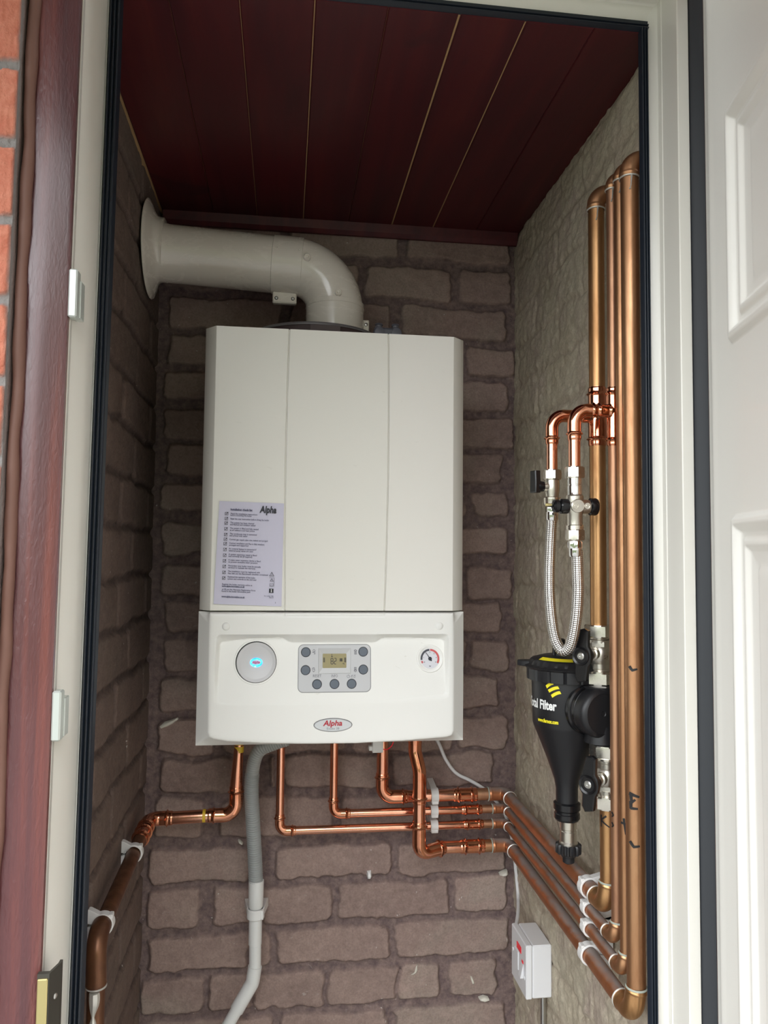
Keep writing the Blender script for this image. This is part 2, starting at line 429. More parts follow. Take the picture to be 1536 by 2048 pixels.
def relief_wall(name, mat, U, V, origin, du, dv, nrm, bricks, depth=.009, wob=.005, soft=.004, rough=.0012, corner=.012, thick=.1):
    """bricks: (u0, v0, u1, v1, tint).  Faces lie at the origin plane, joints sink by depth along -nrm."""
    nu, nv = len(U), len(V); UU, VV = np.meshgrid(U, V)
    su, sv = U[-1]-U[0], V[-1]-V[0]
    wu = smooth_noise((nv, nu), (sv/.05, su/.05), 4)*wob*1.6; wv = smooth_noise((nv, nu), (sv/.05, su/.05), 4)*wob*1.6
    wu += smooth_noise((nv, nu), (sv/.016, su/.016), 3)*wob*.5; wv += smooth_noise((nv, nu), (sv/.016, su/.016), 3)*wob*.5
    h = np.zeros((nv, nu)); tint = np.ones((nv, nu)); mask = np.zeros((nv, nu))
    for (u0, v0, u1, v1, t, *dz) in bricks:
        i0, i1 = np.searchsorted(V, [v0-.03, v1+.03]); j0, j1 = np.searchsorted(U, [u0-.03, u1+.03])
        if i1 <= i0 or j1 <= j0: continue
        a = UU[i0:i1, j0:j1]+wu[i0:i1, j0:j1]; b = VV[i0:i1, j0:j1]+wv[i0:i1, j0:j1]
        cr = min(corner, (u1-u0)/2.2, (v1-v0)/2.2)
        qx = np.abs(a-(u0+u1)/2)-(u1-u0)/2+cr; qy = np.abs(b-(v0+v1)/2)-(v1-v0)/2+cr
        sd = np.hypot(np.maximum(qx, 0), np.maximum(qy, 0))+np.minimum(np.maximum(qx, qy), 0)-cr
        k = np.clip(.5-sd/(2*soft), 0, 1); k = k*k*(3-2*k); k2 = k*(1-(dz[0] if dz else 0))
        m = k > mask[i0:i1, j0:j1]
        h[i0:i1, j0:j1] = np.maximum(h[i0:i1, j0:j1], k2); tint[i0:i1, j0:j1] = np.where(m, t, tint[i0:i1, j0:j1])
        mask[i0:i1, j0:j1] = np.maximum(mask[i0:i1, j0:j1], k)
    d = -depth*(1-h)+smooth_noise((nv, nu), (sv/.013, su/.013), 3)*rough+smooth_noise((nv, nu), (sv/.12, su/.12), 2)*rough*1.2
    o = np.array(origin); du = np.array(du, float); dv = np.array(dv, float); n = np.array(nrm, float)
    pts = o+UU[..., None]*du+VV[..., None]*dv+d[..., None]*n
    me = bpy.data.meshes.new(name); vs = pts.reshape(-1, 3); idx = np.arange(nu*nv).reshape(nv, nu)
    q = np.stack([idx[:-1, :-1], idx[:-1, 1:], idx[1:, 1:], idx[1:, :-1]], -1).reshape(-1, 4)
    if np.dot(np.cross(du, dv), n) < 0: q = q[:, ::-1]
    # solid back
    c = [o+U[i]*du+V[j]*dv-n*thick for i, j in ((0,0),(-1,0),(-1,-1),(0,-1))]; nb = len(vs)
    vs = np.vstack([vs, c]); fl = q.tolist()+[[nb+3, nb+2, nb+1, nb]]
    for edge, (p, r) in ((idx[0, :], (nb, nb+1)), (idx[-1, :], (nb+3, nb+2)), (idx[:, 0], (nb, nb+3)), (idx[:, -1], (nb+1, nb+2))):
        fl.append([p]+edge.tolist()+[r])
    me.from_pydata(vs.tolist(), [], fl); me.update(); me.shade_smooth(); me.set_sharp_from_angle(angle=math.radians(75))
    for nm, arr in (('tint', tint), ('brick', mask)):
        at = me.attributes.new(nm, 'FLOAT', 'POINT'); at.data.foreach_set('value', np.concatenate([arr.ravel(), np.ones(4)]).astype(np.float32))
    me.materials.append(mat); ob = bpy.data.objects.new(name, me); COL.objects.link(ob); return structure(ob)

YB = 1.475; XL = -.247; XR = .453; ZC = 2.153; YG = .865     # back wall, side walls, ceiling, seal plane
def pxz(x, y): p = PY(x, y, YB); return p.x, p.z
# courses of the back wall: top / bottom of each row of bricks, read at the right-hand end, with its joints
rows = [((960,470),(960,524),[(323,560),(580,798),(817,1019)]), ((960,541),(960,604),[(323,480),(500,715),(735,905),(921,1021)]),
 ((930,618),(930,677),[(340,560),(580,784),(807,1012)]), ((980,695),(980,755),[(335,470),(490,700),(720,915),(933,1027)]),
 ((980,768),(980,821),[(330,560),(575,780),(800,1014)]), ((980,838),(980,897),[(327,420),(440,660),(680,900),(918,1027)]),
 ((980,908),(980,965),[(333,540),(560,770),(785,1006)]), ((980,981),(980,1029),[(322,430),(450,680),(700,930),(945,1016)]),
 ((980,1056),(980,1111),[(327,540),(560,790),(805,1015)]), ((980,1135),(980,1195),[(322,430),(450,680),(700,920),(935,1023)]),
 ((980,1204),(980,1262),[(333,540),(560,780),(795,1005)]), ((980,1280),(980,1341),[(325,430),(450,690),(705,930),(940,1018)]),
 ((980,1353),(980,1412),[(318,480),(500,740),(755,997)]), ((980,1435),(980,1497),[(316,430),(450,690),(705,900),(915,1012)]),
 ((960,1507),(960,1568),[(318,472),(545,552),(570,770),(790,988)]), ((960,1584),(960,1657),[(306,402),(440,500),(516,660),(680,905),(925,1015)]),
 ((980,1680),(980,1743),[(300,496),(553,785),(798,1010)]), ((980,1757),(980,1826),[(294,397),(428,500),(525,663),(678,898),(911,1012)]),
 ((980,1842),(980,1908),[(296,497),(506,538),(553,779),(793,1014)]), ((980,1924),(980,1992),[(284,403),(416,500),(506,649),(658,796),(800,881),(903,990)]),
 ((980,2010),(980,2075),[(288,540),(556,774),(793,1012)])]
bb = []
for a, b, segs in rows:
    zt, zb = pxz(*a)[1], pxz(*b)[1]
    for (x0, x1) in segs:
        ym = (a[1]+b[1])/2; dz = random.uniform(-.002, .002)
        bb.append((pxz(x0, ym)[0], zb+dz, pxz(x1, ym)[0], zt+dz, random.uniform(.86, 1.12), random.uniform(0, .2)))
zlast = min(b[1] for b in bb); r = 0
while zlast > .05:
    zlast -= .013; x = XL+.01-(.11 if r % 2 else 0)
    while x < XR:
        x1 = min(x+.215, XR-.01)
        if x1-max(x, XL+.01) > .03: bb.append((max(x, XL+.01), zlast-.065, x1, zlast, random.uniform(.88, 1.1), 0))
        x += .228
    zlast -= .065; r += 1
def seg(*p):
    out = []
    for a, b, st in p: out += list(np.arange(a, b, st))
    return np.array(out+[p[-1][1]])
relief_wall('wall_back', m_brick_back, np.linspace(XL-.02, XR+.02, 330), seg((0,.56,.02),(.56,2.18,.0024)), (0, YB, 0), (1,0,0), (0,0,1), (0,-1,0), bb, .0095, .0055, .0030, .0015, corner=.009)
def bond(u0, u1, v0, v1, pitch, L, gap, tv, off=0.0):
    out = []; v = v1; r = 0
    while v > v0:
        u = u0-random.uniform(0, .03)-(L/2 if r % 2 else 0)+off
        while u < u1:
            a, b = max(u, u0-.01), min(u+L, u1+.01)
            if b-a > .02: out.append((a, v-pitch+gap, b, v, random.uniform(*tv), random.uniform(0, .3)))
            u += L+gap
        v -= pitch; r += 1
    return out
vz = seg((0,.56,.02),(.56,2.18,.0028))
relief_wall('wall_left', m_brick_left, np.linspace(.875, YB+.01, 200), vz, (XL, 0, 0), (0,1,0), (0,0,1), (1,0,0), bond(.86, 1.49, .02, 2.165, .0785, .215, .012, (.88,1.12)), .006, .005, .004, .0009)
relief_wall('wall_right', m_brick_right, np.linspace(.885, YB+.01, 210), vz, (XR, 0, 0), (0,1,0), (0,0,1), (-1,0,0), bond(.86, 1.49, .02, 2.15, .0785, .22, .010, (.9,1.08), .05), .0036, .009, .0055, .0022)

# ceiling of tongued boards running front to back
cg = structure(bpy.data.objects.new('ceiling', None)); COL.objects.link(cg); cg.location = (.1, 1.17, ZC)
lines = [-.2445, -.148, -.065, .0235, .111, .1975, .280, .367, .458]
gapw = {0: .0030, 3: .0014, 5: .0026, 6: .0020, 2: .0008}
for i in range(len(lines)-1):
    a, b = lines[i]+gapw.get(i, .0003)/2, lines[i+1]-gapw.get(i+1, .0003)/2
    if i == 0: a = lines[0]+.0008
    m = MB(); m.prism([(a,.0016),(a+.0016,0),(b-.0016,0),(b,.0016),(b,.0030),(a,.0030)], (0, .868, ZC+random.uniform(-.0005,.0005)), (1,0,0), (0,0,1), (0, .615, 0))
    m.build('ceiling_board', m_ceiling, cg, smooth=False)
MB().box((XL-.04, .868, ZC+.0022), (XR+.03, 1.50, ZC+.03)).build('ceiling_backing', m_groove, cg, smooth=False)
MB().prism([(0,0),(0,-.019),(.004,-.023),(.010,-.023),(.016,-.016),(.019,0)], (XL+.006, YB, ZC), (0,-1,0), (0,0,1), (XR-XL-.006, 0, 0)).build('trim_1', m_ceiling, None, smooth=False)['kind'] = 'structure'
MB().box((-.6, .86, -.06), (.7, 1.6, 0)).build('floor', m_floor)['kind'] = 'structure'
g = MB().box((-6, -7, -.12), (6, .86, -.04)).build('ground', m_paving, smooth=False); g['kind'] = 'structure'

# ------------------------------------------------------------------ door frame (trim_2) : woodgrain outside, white rebate, black seal
XI_L, XO_L, XS_L = -.198, -.2125, -.2255; XI_R, XO_R, XS_R = .4245, .4350, .4475; YO = .817; ZG = 2.1545
fr = structure(bpy.data.objects.new('trim_2', None)); COL.objects.link(fr); fr.location = (.1, .86, 0)
def lean(x, z, k): return x+k*(z-1.55)
YOL = .775; YBR = .752
def edge(p, q, Y):
    a, b = PY(*p, Y), PY(*q, Y); k = (a.x-b.x)/(a.z-b.z); return a.x+k*(1.55-a.z), k
XWI, KWI = edge((165,0), (84,1900), YOL); XWO, KWO = edge((77,0), (10,1500), YOL); XBE, KBE = edge((58,50), (12,1000), YBR)
def vstrip(name, prof, mat, k, z0=0.0, z1=2.25, **kw):
    m = MB(); n = len(prof); A = sum(prof[i][0]*prof[(i+1)%n][1]-prof[(i+1)%n][0]*prof[i][1] for i in range(n))
    if A < 0: prof = prof[::-1]
    vs = [(lean(x, z, k), y, z) for z in (z0, z1) for x, y in prof]
    m.add(vs, [(i, (i+1)%n, n+(i+1)%n, n+i) for i in range(n)]+[tuple(range(n))[::-1], tuple(range(n, 2*n))]); return m.build(name, mat, fr, **kw)
KL, KR = .006, .0
vstrip('white_jamb', [(XO_L+.006,YG+.003),(XO_L+.002,.874),(XL-.03,.874),(XL-.03,YOL+.010),(XWI-.006,YOL+.004),(XWI,YOL+.004),(XWI,YOL+.011),(XWI-.0014,YOL+.013),(XWI-.0014,YOL+.017),(XWI,YOL+.019),(XO_L-.0022,YG-.006),(XO_L-.001,YG)], m_pvc, KWI)
vstrip('white_jamb', [(XO_R-.006,YG+.003),(XO_R-.002,.880),(XR+.05,.880),(XR+.05,YO+.05),(XS_R+.0145,YO+.05),(XS_R+.0145,YO+.001),(XS_R+.0135,YO),(XS_R+.001,YO),(XS_R,YO+.001),(XS_R,YG-.012),(XS_R-.001,YG-.011),(XS_R-.001,YG-.003),(XS_R-.004,YG)], m_pvc, KR)
# ribbed rubber seal against the stop
def sealprof(xi, xo, s):
    w = abs(xo-xi); P = [(0, .004)]
    for k in range(3):
        a = w*(.10+.30*k); P += [(a, .0005), (a+w*.06, -.0035), (a+w*.15, -.0042), (a+w*.22, -.002), (a+w*.26, .0005)]
    P += [(w, -.0005), (w, .004)]
    return [(xi+s*p[0], YG+p[1]) for p in P]
vstrip('rubber_seal', sealprof(XI_L, XO_L, -1), m_rubber, KWI, 0, ZG+.004, sharp=60)
vstrip('rubber_seal', sealprof(XI_R, XO_R, 1), m_rubber, KR, 0, ZG+.004, sharp=60)
# head of the frame
hw = ZG+.0135
hp = [(YG+.003, ZG+.008), (.874, ZG+.010), (.874, 2.24), (YO, 2.24), (YO, ZG+.035), (YG-.002, ZG+.035), (YG, ZG+.033)]
MB().prism(hp, (XS_L-.02, 0, 0), (0,1,0), (0,0,1), (XS_R-XS_L+.034, 0, 0)).build('white_head', m_pvc, fr)
sp = [(YG+.004, ZG)]+[(YG+q, ZG+p) for p, q in ((.001,0),(.0025,-.004),(.0035,-.004),(.005,0),(.0062,-.0035),(.0075,-.0035),(.009,0),(.0125,-.001))]+[(YG+.004, ZG+.0125)]
MB().prism(sp, (XI_L-.012, 0, 0), (0,1,0), (0,0,1), (XI_R-XI_L+.0225, 0, 0)).build('rubber_seal', m_rubber, fr, sharp=60)
# woodgrain outer casing
kw = (KWI+KWO)/2
vstrip('woodgrain_casing', [(XWI-.0003,YOL+.006),(XWI-.0008,YOL-.001),(XWI-.004,YOL-.0035),(XWO+.008,YOL-.0045),(XWO+.002,YOL-.004),(XWO,YOL),(XWO-.02,YOL+.025),(XWI-.02,YOL+.025)], m_wood, kw, 0, 2.3)
cz = ZG+.06
MB().box((XWO-.02, YOL-.004, cz), (.56, YOL+.02, cz+.06), .003).build('woodgrain_casing', m_wood, fr)
# keeps and lock plate
def keep(px, py0, py1):
    c = PY(px, (py0+py1)/2, YOL+.004); zt = PY(px, py0, YOL+.004).z; zb = PY(px, py1, YOL+.004).z; x = c.x
    m = MB().box((x-.0042, YOL-.0035, zb), (x+.0042, YOL+.010, zt), .0015)
    m.box((x-.002, YOL+.008, zb+.002), (x+.0052, YOL+.022, zt-.008), .0008); m.build('strike_keep', m_keep, fr)
keep(149, 542, 638); keep(116, 1380, 1480)
c = PY(102, 1935, YOL+.004); x = c.x; lk = MB()
lk.prism([(-.009,-.001),(.0018,-.001),(.0070,.018),(.0070,.024),(.0045,.024),(.0045,.018),(.0008,.004),(-.009,.004)], (x, YOL-.006, .86), (1,0,0), (0,1,0), (0,0,c.z-.86))
lko = lk.build('lock_plate', m_lockdark, fr, smooth=False, label='dark lock keep with a brass edge')
MB().box((x-.0085, YOL-.009, .86), (x+.0008, YOL-.0065, c.z-.004), .0008).build('brass_strip', m_brass, lko)
for dz in (.026, .062): MB().lathe((x+.0040, YOL+.004, c.z-dz), (.85,-.5,0), [(.0026,-.001),(.0026,.0012),(.0015,.0018)], 12).build('screw', m_steel, lko)
# mastic bead between casing and bricks
P = [((XWO+XBE)/2-.001+kw*(z-1.55)+.0006*math.sin(z*31)+.0004*math.sin(z*77), YOL-.006+.001*math.sin(z*50), z) for z in np.arange(0, 2.3, .012)]
MB().tube(P, [.0056+.0004*math.sin(i*.5)+.0003*math.sin(i*1.3) for i in range(len(P))], 12).build('mastic_bead', m_mastic, fr)

# outside brickwork: return into the reveal on the left, facing walls left, right and above
zj = [PY(20, y, YBR).z for y in (128, 274, 430, 592, 755, 925)]     # joint centres read off the photo
pitch = (zj[0]-zj[5])/5; tops = [zj[0]-.005-pitch*k for k in range(-6, 40) if zj[0]-pitch*k > .08]
def facing(u0, u1):
    out = []
    for k, tp_ in enumerate(tops):
        u = u1
        first = True
        while u > u0:
            L_ = (.1025 if k % 2 else .215) if first else .215; first = False
            a, c2 = max(u-L_, u0), u
            if c2-a > .03: out.append((a, tp_-pitch+.0105, c2, tp_, random.uniform(.94, 1.08)))
            u -= L_+.0105
    return out
def facing_wall(name, u0, u1, z0=0.0, z1=2.6, fine=None):
    bs = [b for b in facing(u0, u1) if b[1] > z0-.02 and b[3] < z1+.03]
    U = seg((u0, fine, .006), (fine, u1, .0012)) if fine else seg((u0, u1, .006))
    V = seg((z0, 1.4, .006), (1.4, 2.15, .0022), (2.15, z1, .006)) if fine else seg((z0, z1, .006))
    return relief_wall(name, m_brick_out, U, V, (0, YBR, 0), (1,0,0), (0,0,1), (0,-1,0), bs, .005, .0016, .0016, .0011, corner=.004, thick=.06)
wl = facing_wall('wall_facing_left', -1.5+XBE, XBE, fine=XBE-.035)
wl.matrix_world = Matrix(((1,0,KBE,-KBE*1.55),(0,1,0,0),(0,0,1,0),(0,0,0,1)))
facing_wall('wall_facing_right', .62, 1.9)
facing_wall('wall_facing_above', XBE, .62, 2.29, 2.6)
# unseen porch roof added over the doorway to darken the light at the top
pr0 = structure(bpy.data.objects.new('added_porch_roof', None)); COL.objects.link(pr0); pr0.location = (.2, .4, 2.36)
for k in range(13): MB().box((-1.5+.28*k, -.02, 2.36), (-1.5+.28*k+.274, .70, 2.38), .003).build('added_soffit_board', m_wood, pr0, smooth=False)
MB().box((-1.52, -.06, 2.33), (2.16, -.02, 2.52), .004).build('added_fascia_board', m_wood, pr0)
MB().box((-1.52, -.02, 2.381), (2.16, .70, 2.50)).build('added_roof_slab', m_gasket2, pr0, smooth=False)
# ------------------------------------------------------------------ door leaf standing open
TH = math.radians(13); DW = Vector((-math.sin(TH), -math.cos(TH), 0)); DN = Vector((-math.cos(TH), math.sin(TH), 0))
HP = PY(1417, 1024, .800)
def DD(s, z, t=0.0): return Vector((HP.x, HP.y, 0))+DW*s+DN*t+Vector((0, 0, z))
door = structure(bpy.data.objects.new('door_1', None)); COL.objects.link(door); door.location = (HP.x, HP.y, .06)
def poly_sd(px, pz, P):                                          # distance to outline and inside test
    d = np.full(px.shape, 1e9); ins = np.zeros(px.shape, bool)
    for i in range(len(P)):
        (x0, y0), (x1, y1) = P[i], P[(i+1) % len(P)]
        ex, ey = x1-x0, y1-y0; t = np.clip(((px-x0)*ex+(pz-y0)*ey)/max(1e-12, ex*ex+ey*ey), 0, 1)
        d = np.minimum(d, np.hypot(px-x0-t*ex, pz-y0-t*ey))
        ins ^= ((y0 > pz) != (y1 > pz)) & (px < (x1-x0)*(pz-y0)/((y1-y0) if abs(y1-y0) > 1e-12 else 1e-12)+x0)
    return d, ins
S = seg((0,.072,.004),(.072,.20,.0014),(.20,.50,.012),(.50,.64,.002),(.64,.72,.006)); Z = seg((.06,.25,.02),(.25,1.0,.01),(1.0,1.50,.005),(1.50,1.58,.0014),(1.58,1.68,.01),(1.68,1.76,.0014),(1.76,1.92,.006),(1.92,2.0,.0014),(2.0,2.165,.01))
SS, ZZ = np.meshgrid(S, Z); Hh = np.zeros(SS.shape)
for (z0_, z1_) in ((1.722, 1.968), (.30, 1.545)):
    qx = np.abs(SS-.362)-.282+.006; qz = np.abs(ZZ-(z0_+z1_)/2)-(z1_-z0_)/2+.006
    D = -(np.hypot(np.maximum(qx,0), np.maximum(qz,0))+np.minimum(np.maximum(qx,qz),0)-.006)
    Hh = np.where(D > -.001, np.interp(D, [-.001,.001,.004,.009,.013,.017,.022,.026,.030,.036,.050,.056,.5], [0,.002,.0048,.0055,.0025,-.0015,-.0025,.0008,.0012,-.003,-.0045,-.002,-.002]), Hh)
Hh += np.interp(SS, [0,.003,.012,.016,.020,.026,.034], [-.003,-.001,-.0010,0,.0006,.0006,0])
m = MB(); m.grid([[DD(s, z, Hh[j][i]) for i, s in enumerate(S)] for j, z in enumerate(Z)])
m.build('door_skin', m_door, door, sharp=80)
m = MB(); q = [DD(.0,.06,-.062), DD(.72,.06,-.062), DD(.72,.06,-.0062), DD(0,.06,-.0062)]
m.add(q+[p+Vector((0,0,2.105)) for p in q], [(0,1,5,4),(1,2,6,5),(2,3,7,6),(3,0,4,7),(0,3,2,1),(4,5,6,7)]); m.build('door_core', m_door, door, smooth=False)
gx0, gx1 = XS_R+.0150, PY(1418, 1024, YO-.006).x
m = MB(); m.prism([(gx0,YO+.004),(gx0+.001,YO-.0005),(gx0+.004,YO-.003),(gx1-.004,YO-.006),(gx1-.001,YO-.010),(gx1,YO-.008),(gx1,YO+.01),(gx0,YO+.01)], (0,0,0), (1,0,0), (0,1,0), (0,0,2.25)); m.build('hinge_gasket', m_gasket2, door, sharp=60)
MB().box((gx1-.003, YO+.0105, 0), (.64, YO+.03, 2.3), .002).build('woodgrain_casing', m_wood, fr)

# ------------------------------------------------------------------ the boiler
BX0, BX1, BZ0, BZ1, BYF = -.1280, .2805, 1.2155, 1.8505, 1.175
boiler = thing('boiler', 'white wall-hung boiler with a lower control fascia, on the brown brick back wall', 'boiler', ((BX0+BX1)/2, 1.33, BZ0))
ZJ = PY(660, 1223, BYF).z
def seam(pts):
    q = sorted((PY(x, y, BYF).z, PY(x, y, BYF).x) for x, y in pts); zs = [a for a, b in q]; xs = [b for a, b in q]; c = np.polyfit(zs, xs, 2)
    return lambda z: float(np.polyval(c, z))
sl = seam([(579,655),(574,850),(569,1010),(570,1222)]); sr = seam([(777,668),(778,845),(775,1010),(769,1222)])
rowsP = []
for z in np.linspace(ZJ+.0012, BZ1, 40):
    a, b = sl(z), sr(z)
    def groove(x): return [(x-.0016, 0), (x-.0010, .0006), (x-.0004, .0032), (x+.0004, .0032), (x+.0010, .0006), (x+.0016, 0)]
    pr_ = [(BX0+.001, 1.30), (BX0+.0005, 1.20), (BX0, BYF+.021), (BX0+.0008, BYF+.0185), (-.1115, BYF+.0012), (-.1098, BYF+.0002)]+[(x, BYF+d) for x, d in groove(a)]+[(x, BYF+d) for x, d in groove(b)]+[(.2600, BYF+.0002), (.2617, BYF+.0012), (BX1-.0008, BYF+.0185), (BX1, BYF+.021), (BX1-.0005, 1.20), (BX1-.001, 1.30)]
    rowsP.append([(x, y, z) for x, y in pr_])
m = MB(); m.grid(rowsP); n = len(rowsP[0]); top = rowsP[-1]
m.add([(x, y, z) for x, y, z in top], [tuple(range(n))[::-1]]); m.add(rowsP[0], [tuple(range(n))])
m.build('front_cover', m_boiler, boiler, sharp=30)
MB().box((BX0+.004, 1.20, BZ0+.006), (BX1-.004, 1.464, BZ1-.002), .003).build('casing', MT('grey_casing_steel', (.60,.59,.57), .4).m, boiler)
# fascia relief
def c3(x, y): p = PY(380+x/2.695, 1210+y/2.695, 1.168); return p.x, p.z
pad = [c3(*q) for q in ((104,44),(1422,44),(1423,400),(1422,680),(1412,702),(1385,712),(1150,733),(900,746),(650,750),(400,746),(200,735),(125,722),(103,712),(96,690),(98,400))]
outr = [(BX0, ZJ-.0010), (BX1, ZJ-.0010), (BX1, BZ0+.0030), (BX1-.003, BZ0+.0005), (.09, BZ0-.001), (BX0+.003, BZ0), (BX0, BZ0+.003)]
rec_o = [c3(*q) for q in ((140,178),(150,164),(165,159),(1378,157),(1391,162),(1396,176),(1396,490),(1388,503),(1240,522),(1060,542),(840,566),(500,566),(300,552),(150,535),(130,528),(127,505))]
rec_i = [c3(*q) for q in ((159,215),(168,204),(300,186),(480,177),(500,180),(532,202),(556,208),(990,207),(1012,202),(1040,182),(1060,178),(1200,179),(1360,188),(1376,198),(1378,470),(1366,482),(1200,500),(1040,522),(840,560),(500,562),(300,548),(160,526),(146,505))]
gx = np.linspace(BX0, BX1, 360); gz = np.linspace(BZ0, ZJ-.0010, 190); GX, GZ = np.meshgrid(gx, gz)
dp, ip = poly_sd(GX, GZ, pad); do, io = poly_sd(GX, GZ, outr); t = np.where(ip, 0, dp/(dp+do+1e-5)); t = np.where(io, t, 1)
FY = 1.1675+.0185*np.clip(t, 0, 1)+.0016*np.exp(-np.where(ip, dp, 0)/.0025)
d1, i1 = poly_sd(GX, GZ, rec_o); d2, i2 = poly_sd(GX, GZ, rec_i)
RD_T, RD_B = c3(0, 160)[1], c3(0, 545)[1]
def rdepth(z): return .0150*np.clip((z-RD_B)/(RD_T-RD_B), 0, 1)
t2 = np.where(i2, 1, np.where(i1, d1/(d1+d2+1e-6), 0)); 
FY = FY+rdepth(GZ)*t2
FY = FY+.0016*np.exp(-((np.abs(GX-PY(670,1225,1.168).x)-.0762)/.0009)**2)*(GZ > ZJ-.0068)+.0012*np.exp(-((GZ-(ZJ-.0068))/.0008)**2)*(np.abs(GX-PY(670,1225,1.168).x) < .0762)
FY = FY+.0010*((GZ-(BZ0+ZJ)/2)/.1)**2
m = MB(); m.grid([[(gx[i], FY[j][i], gz[j]) for i in range(len(gx))] for j in range(len(gz))])
e = [(gx[i], FY[0][i], gz[0]) for i in range(len(gx))]; m.grid([[(x, 1.42, z+.004) for x, y, z in e], e])
e = [(gx[i], FY[-1][i], gz[-1]) for i in range(len(gx))]; m.grid([e, [(x, 1.20, z) for x, y, z in e]])
for col, fl in ((0, 0), (-1, 1)):
    e = [(gx[col], FY[j][col], gz[j]) for j in range(len(gz))]; b = [(x, 1.42, max(z, BZ0+.004)) for x, y, z in e]; m.grid([e, b] if fl else [b, e])
fascia = m.build('control_fascia', m_fascia, boiler, sharp=50)
def onf(px, py):
    p = PY(px, py, 1.172); return p.x, p.z
def fy(z): return 1.1675+float(rdepth(z))
def FP(x, z, d): return Vector((x, fy(z)-d, z))
def fmap(m): m.v = [tuple(FP(x, z, d)) for x, z, d in m.v]; return m       # local (x, z, height)
def fl(pts, h0, h1, bev=0.0, o=(0,0)): return MB().prism(pts, (o[0], o[1], h0), (1,0,0), (0,1,0), (0,0,h1-h0), bev)
PXM = 1.175/1530*1.004
# screw caps
for q in ((452,1253),(879,1252)):
    p = PY(q[0], q[1], 1.1675); MB().lathe((p.x, 1.1692, p.z), (0,-1,0), [(.0060,0),(.0060,.0012),(.0052,.0022),(.0030,.0028),(.0008,.0030)], 28).build('screw_cap', m_fascia, fascia)
# status light dial
cx, cz_ = onf(512, 1325)
m = MB().lathe((cx, cz_, -.001), (0,0,1), [(.0334,0),(.0334,.0016),(.0322,.0022),(.0306,.0016),(.0306,0)], 64, cap=False); dial = fmap(m).build('dial_ring', m_fascia, fascia, sharp=60)
fmap(MB().lathe((cx, cz_, -.001), (0,0,1), [(.0307,0),(.0307,.0013)], 64)).build('dial_gap', m_dark, dial)
fmap(MB().lathe((cx+.0004, cz_-.0003, -.001), (0,0,1), [(.0294,0),(.0294,.0034),(.0286,.0042),(.0245,.0026),(.0240,.0024),(.0008,.0020)], 64)).build('dial_disc', MT('dial_disc_grey', (.60,.59,.59), .35).m, dial, sharp=50)
led = fmap(fl([(x, z) for x, z in ellipse(.0092, .0068, 36)], .0002, .0018, .0004, (cx+.0003, cz_-.0004))).build('status_light', m_led, dial, label='glowing blue oval status light')
m = fl(ellipse(.0068, .0032, 30), .0017, .0020, 0, (cx+.0003, cz_-.0002)); fmap(m).build('light_badge', MT('lilac_badge', (.60,.52,.75), .4).m, led)
text_into(mm := MB(), 'Alpha', .0046, lambda x, y, z: FP(cx-.0052+x, cz_-.0016+y, .0022), shear=.2, bold=.02); mm.build('lettering', MT('magenta_lettering', (.55,.02,.18), .5).m, led, smooth=False)
# control plate
cpx, cpz = onf(669.5, 1337); pl = fmap(fl(rrect(.1095, .0695, .0075, 6), -.001, .0010, .0005, (cpx, cpz))).build('control_plate', m_ctrl, fascia)
fmap(fl(rrect(.1112, .0712, .0082, 6), -.001, .0003, 0, (cpx, cpz))).build('plate_shadow_gap', MT('gap_grey', (.25,.25,.25), .6).m, pl)
def pp(cx_, cy_): return onf(590+cx_/9.6, 1280+cy_/9.6)
for q in ((210,243),(203,582),(422,847),(757,842),(1086,838),(1316,233),(1313,570)):
    a = pp(*q); fmap(MB().lathe((a[0], a[1], .0004), (0,0,1), [(.0074,0),(.0074,.0008),(.0067,.0009)], 32)).build('button_rim', m_dark, pl)
    fmap(MB().lathe((a[0], a[1], .0004), (0,0,1), [(.0066,0),(.0066,.0017),(.0060,.0023),(.0005,.0025)], 32)).build('button', m_btn, pl)
# display
a = pp(762, 405); bz = MB(); W, Hd, w2, h2 = .0492, .0372, .0362, .0212
o1 = [(-W/2,-Hd/2),(W/2,-Hd/2),(W/2,Hd/2),(-W/2,Hd/2)]; o2 = [(-w2/2,-h2/2),(w2/2,-h2/2),(w2/2,h2/2),(-w2/2,h2/2)]
bz.add([(a[0]+x, a[1]+z, .0008) for x, z in o1]+[(a[0]+x*.985, a[1]+z*.985, .0026) for x, z in o1]+[(a[0]+x, a[1]+z, .0011) for x, z in o2], [(i, (i+1)%4, 4+(i+1)%4, 4+i) for i in range(4)]+[(4+i, 4+(i+1)%4, 8+(i+1)%4, 8+i) for i in range(4)])
disp = fmap(bz).build('display_bezel', MT('bezel_grey', (.52,.52,.52), .35).m, pl, smooth=False)
fmap(fl(rrect(w2, h2, .0012, 4), .0006, .0012, 0, a)).build('display_screen', m_lcd, disp)
ink = MB()
def strok(m, pts, w, f, closed=False):
    P = [Vector(p) for p in pts]
    for i in range(len(P)-1):
        d = (P[i+1]-P[i]); L = d.length
        if L < 1e-9: continue
        d /= L; nrm = Vector((-d.y, d.x))*w/2; e_ = d*w*.25
        m.add([f(*(P[i]-nrm-e_)), f(*(P[i+1]-nrm+e_)), f(*(P[i+1]+nrm+e_)), f(*(P[i]+nrm-e_))], [(0,1,2,3)])
def sub(m, f, pl_, w): strok(m, pl_, w, f)
def scr(x, y): q = pp(x, y); return q
fdisp = lambda x, y: FP(*scr(x, y), .0014)
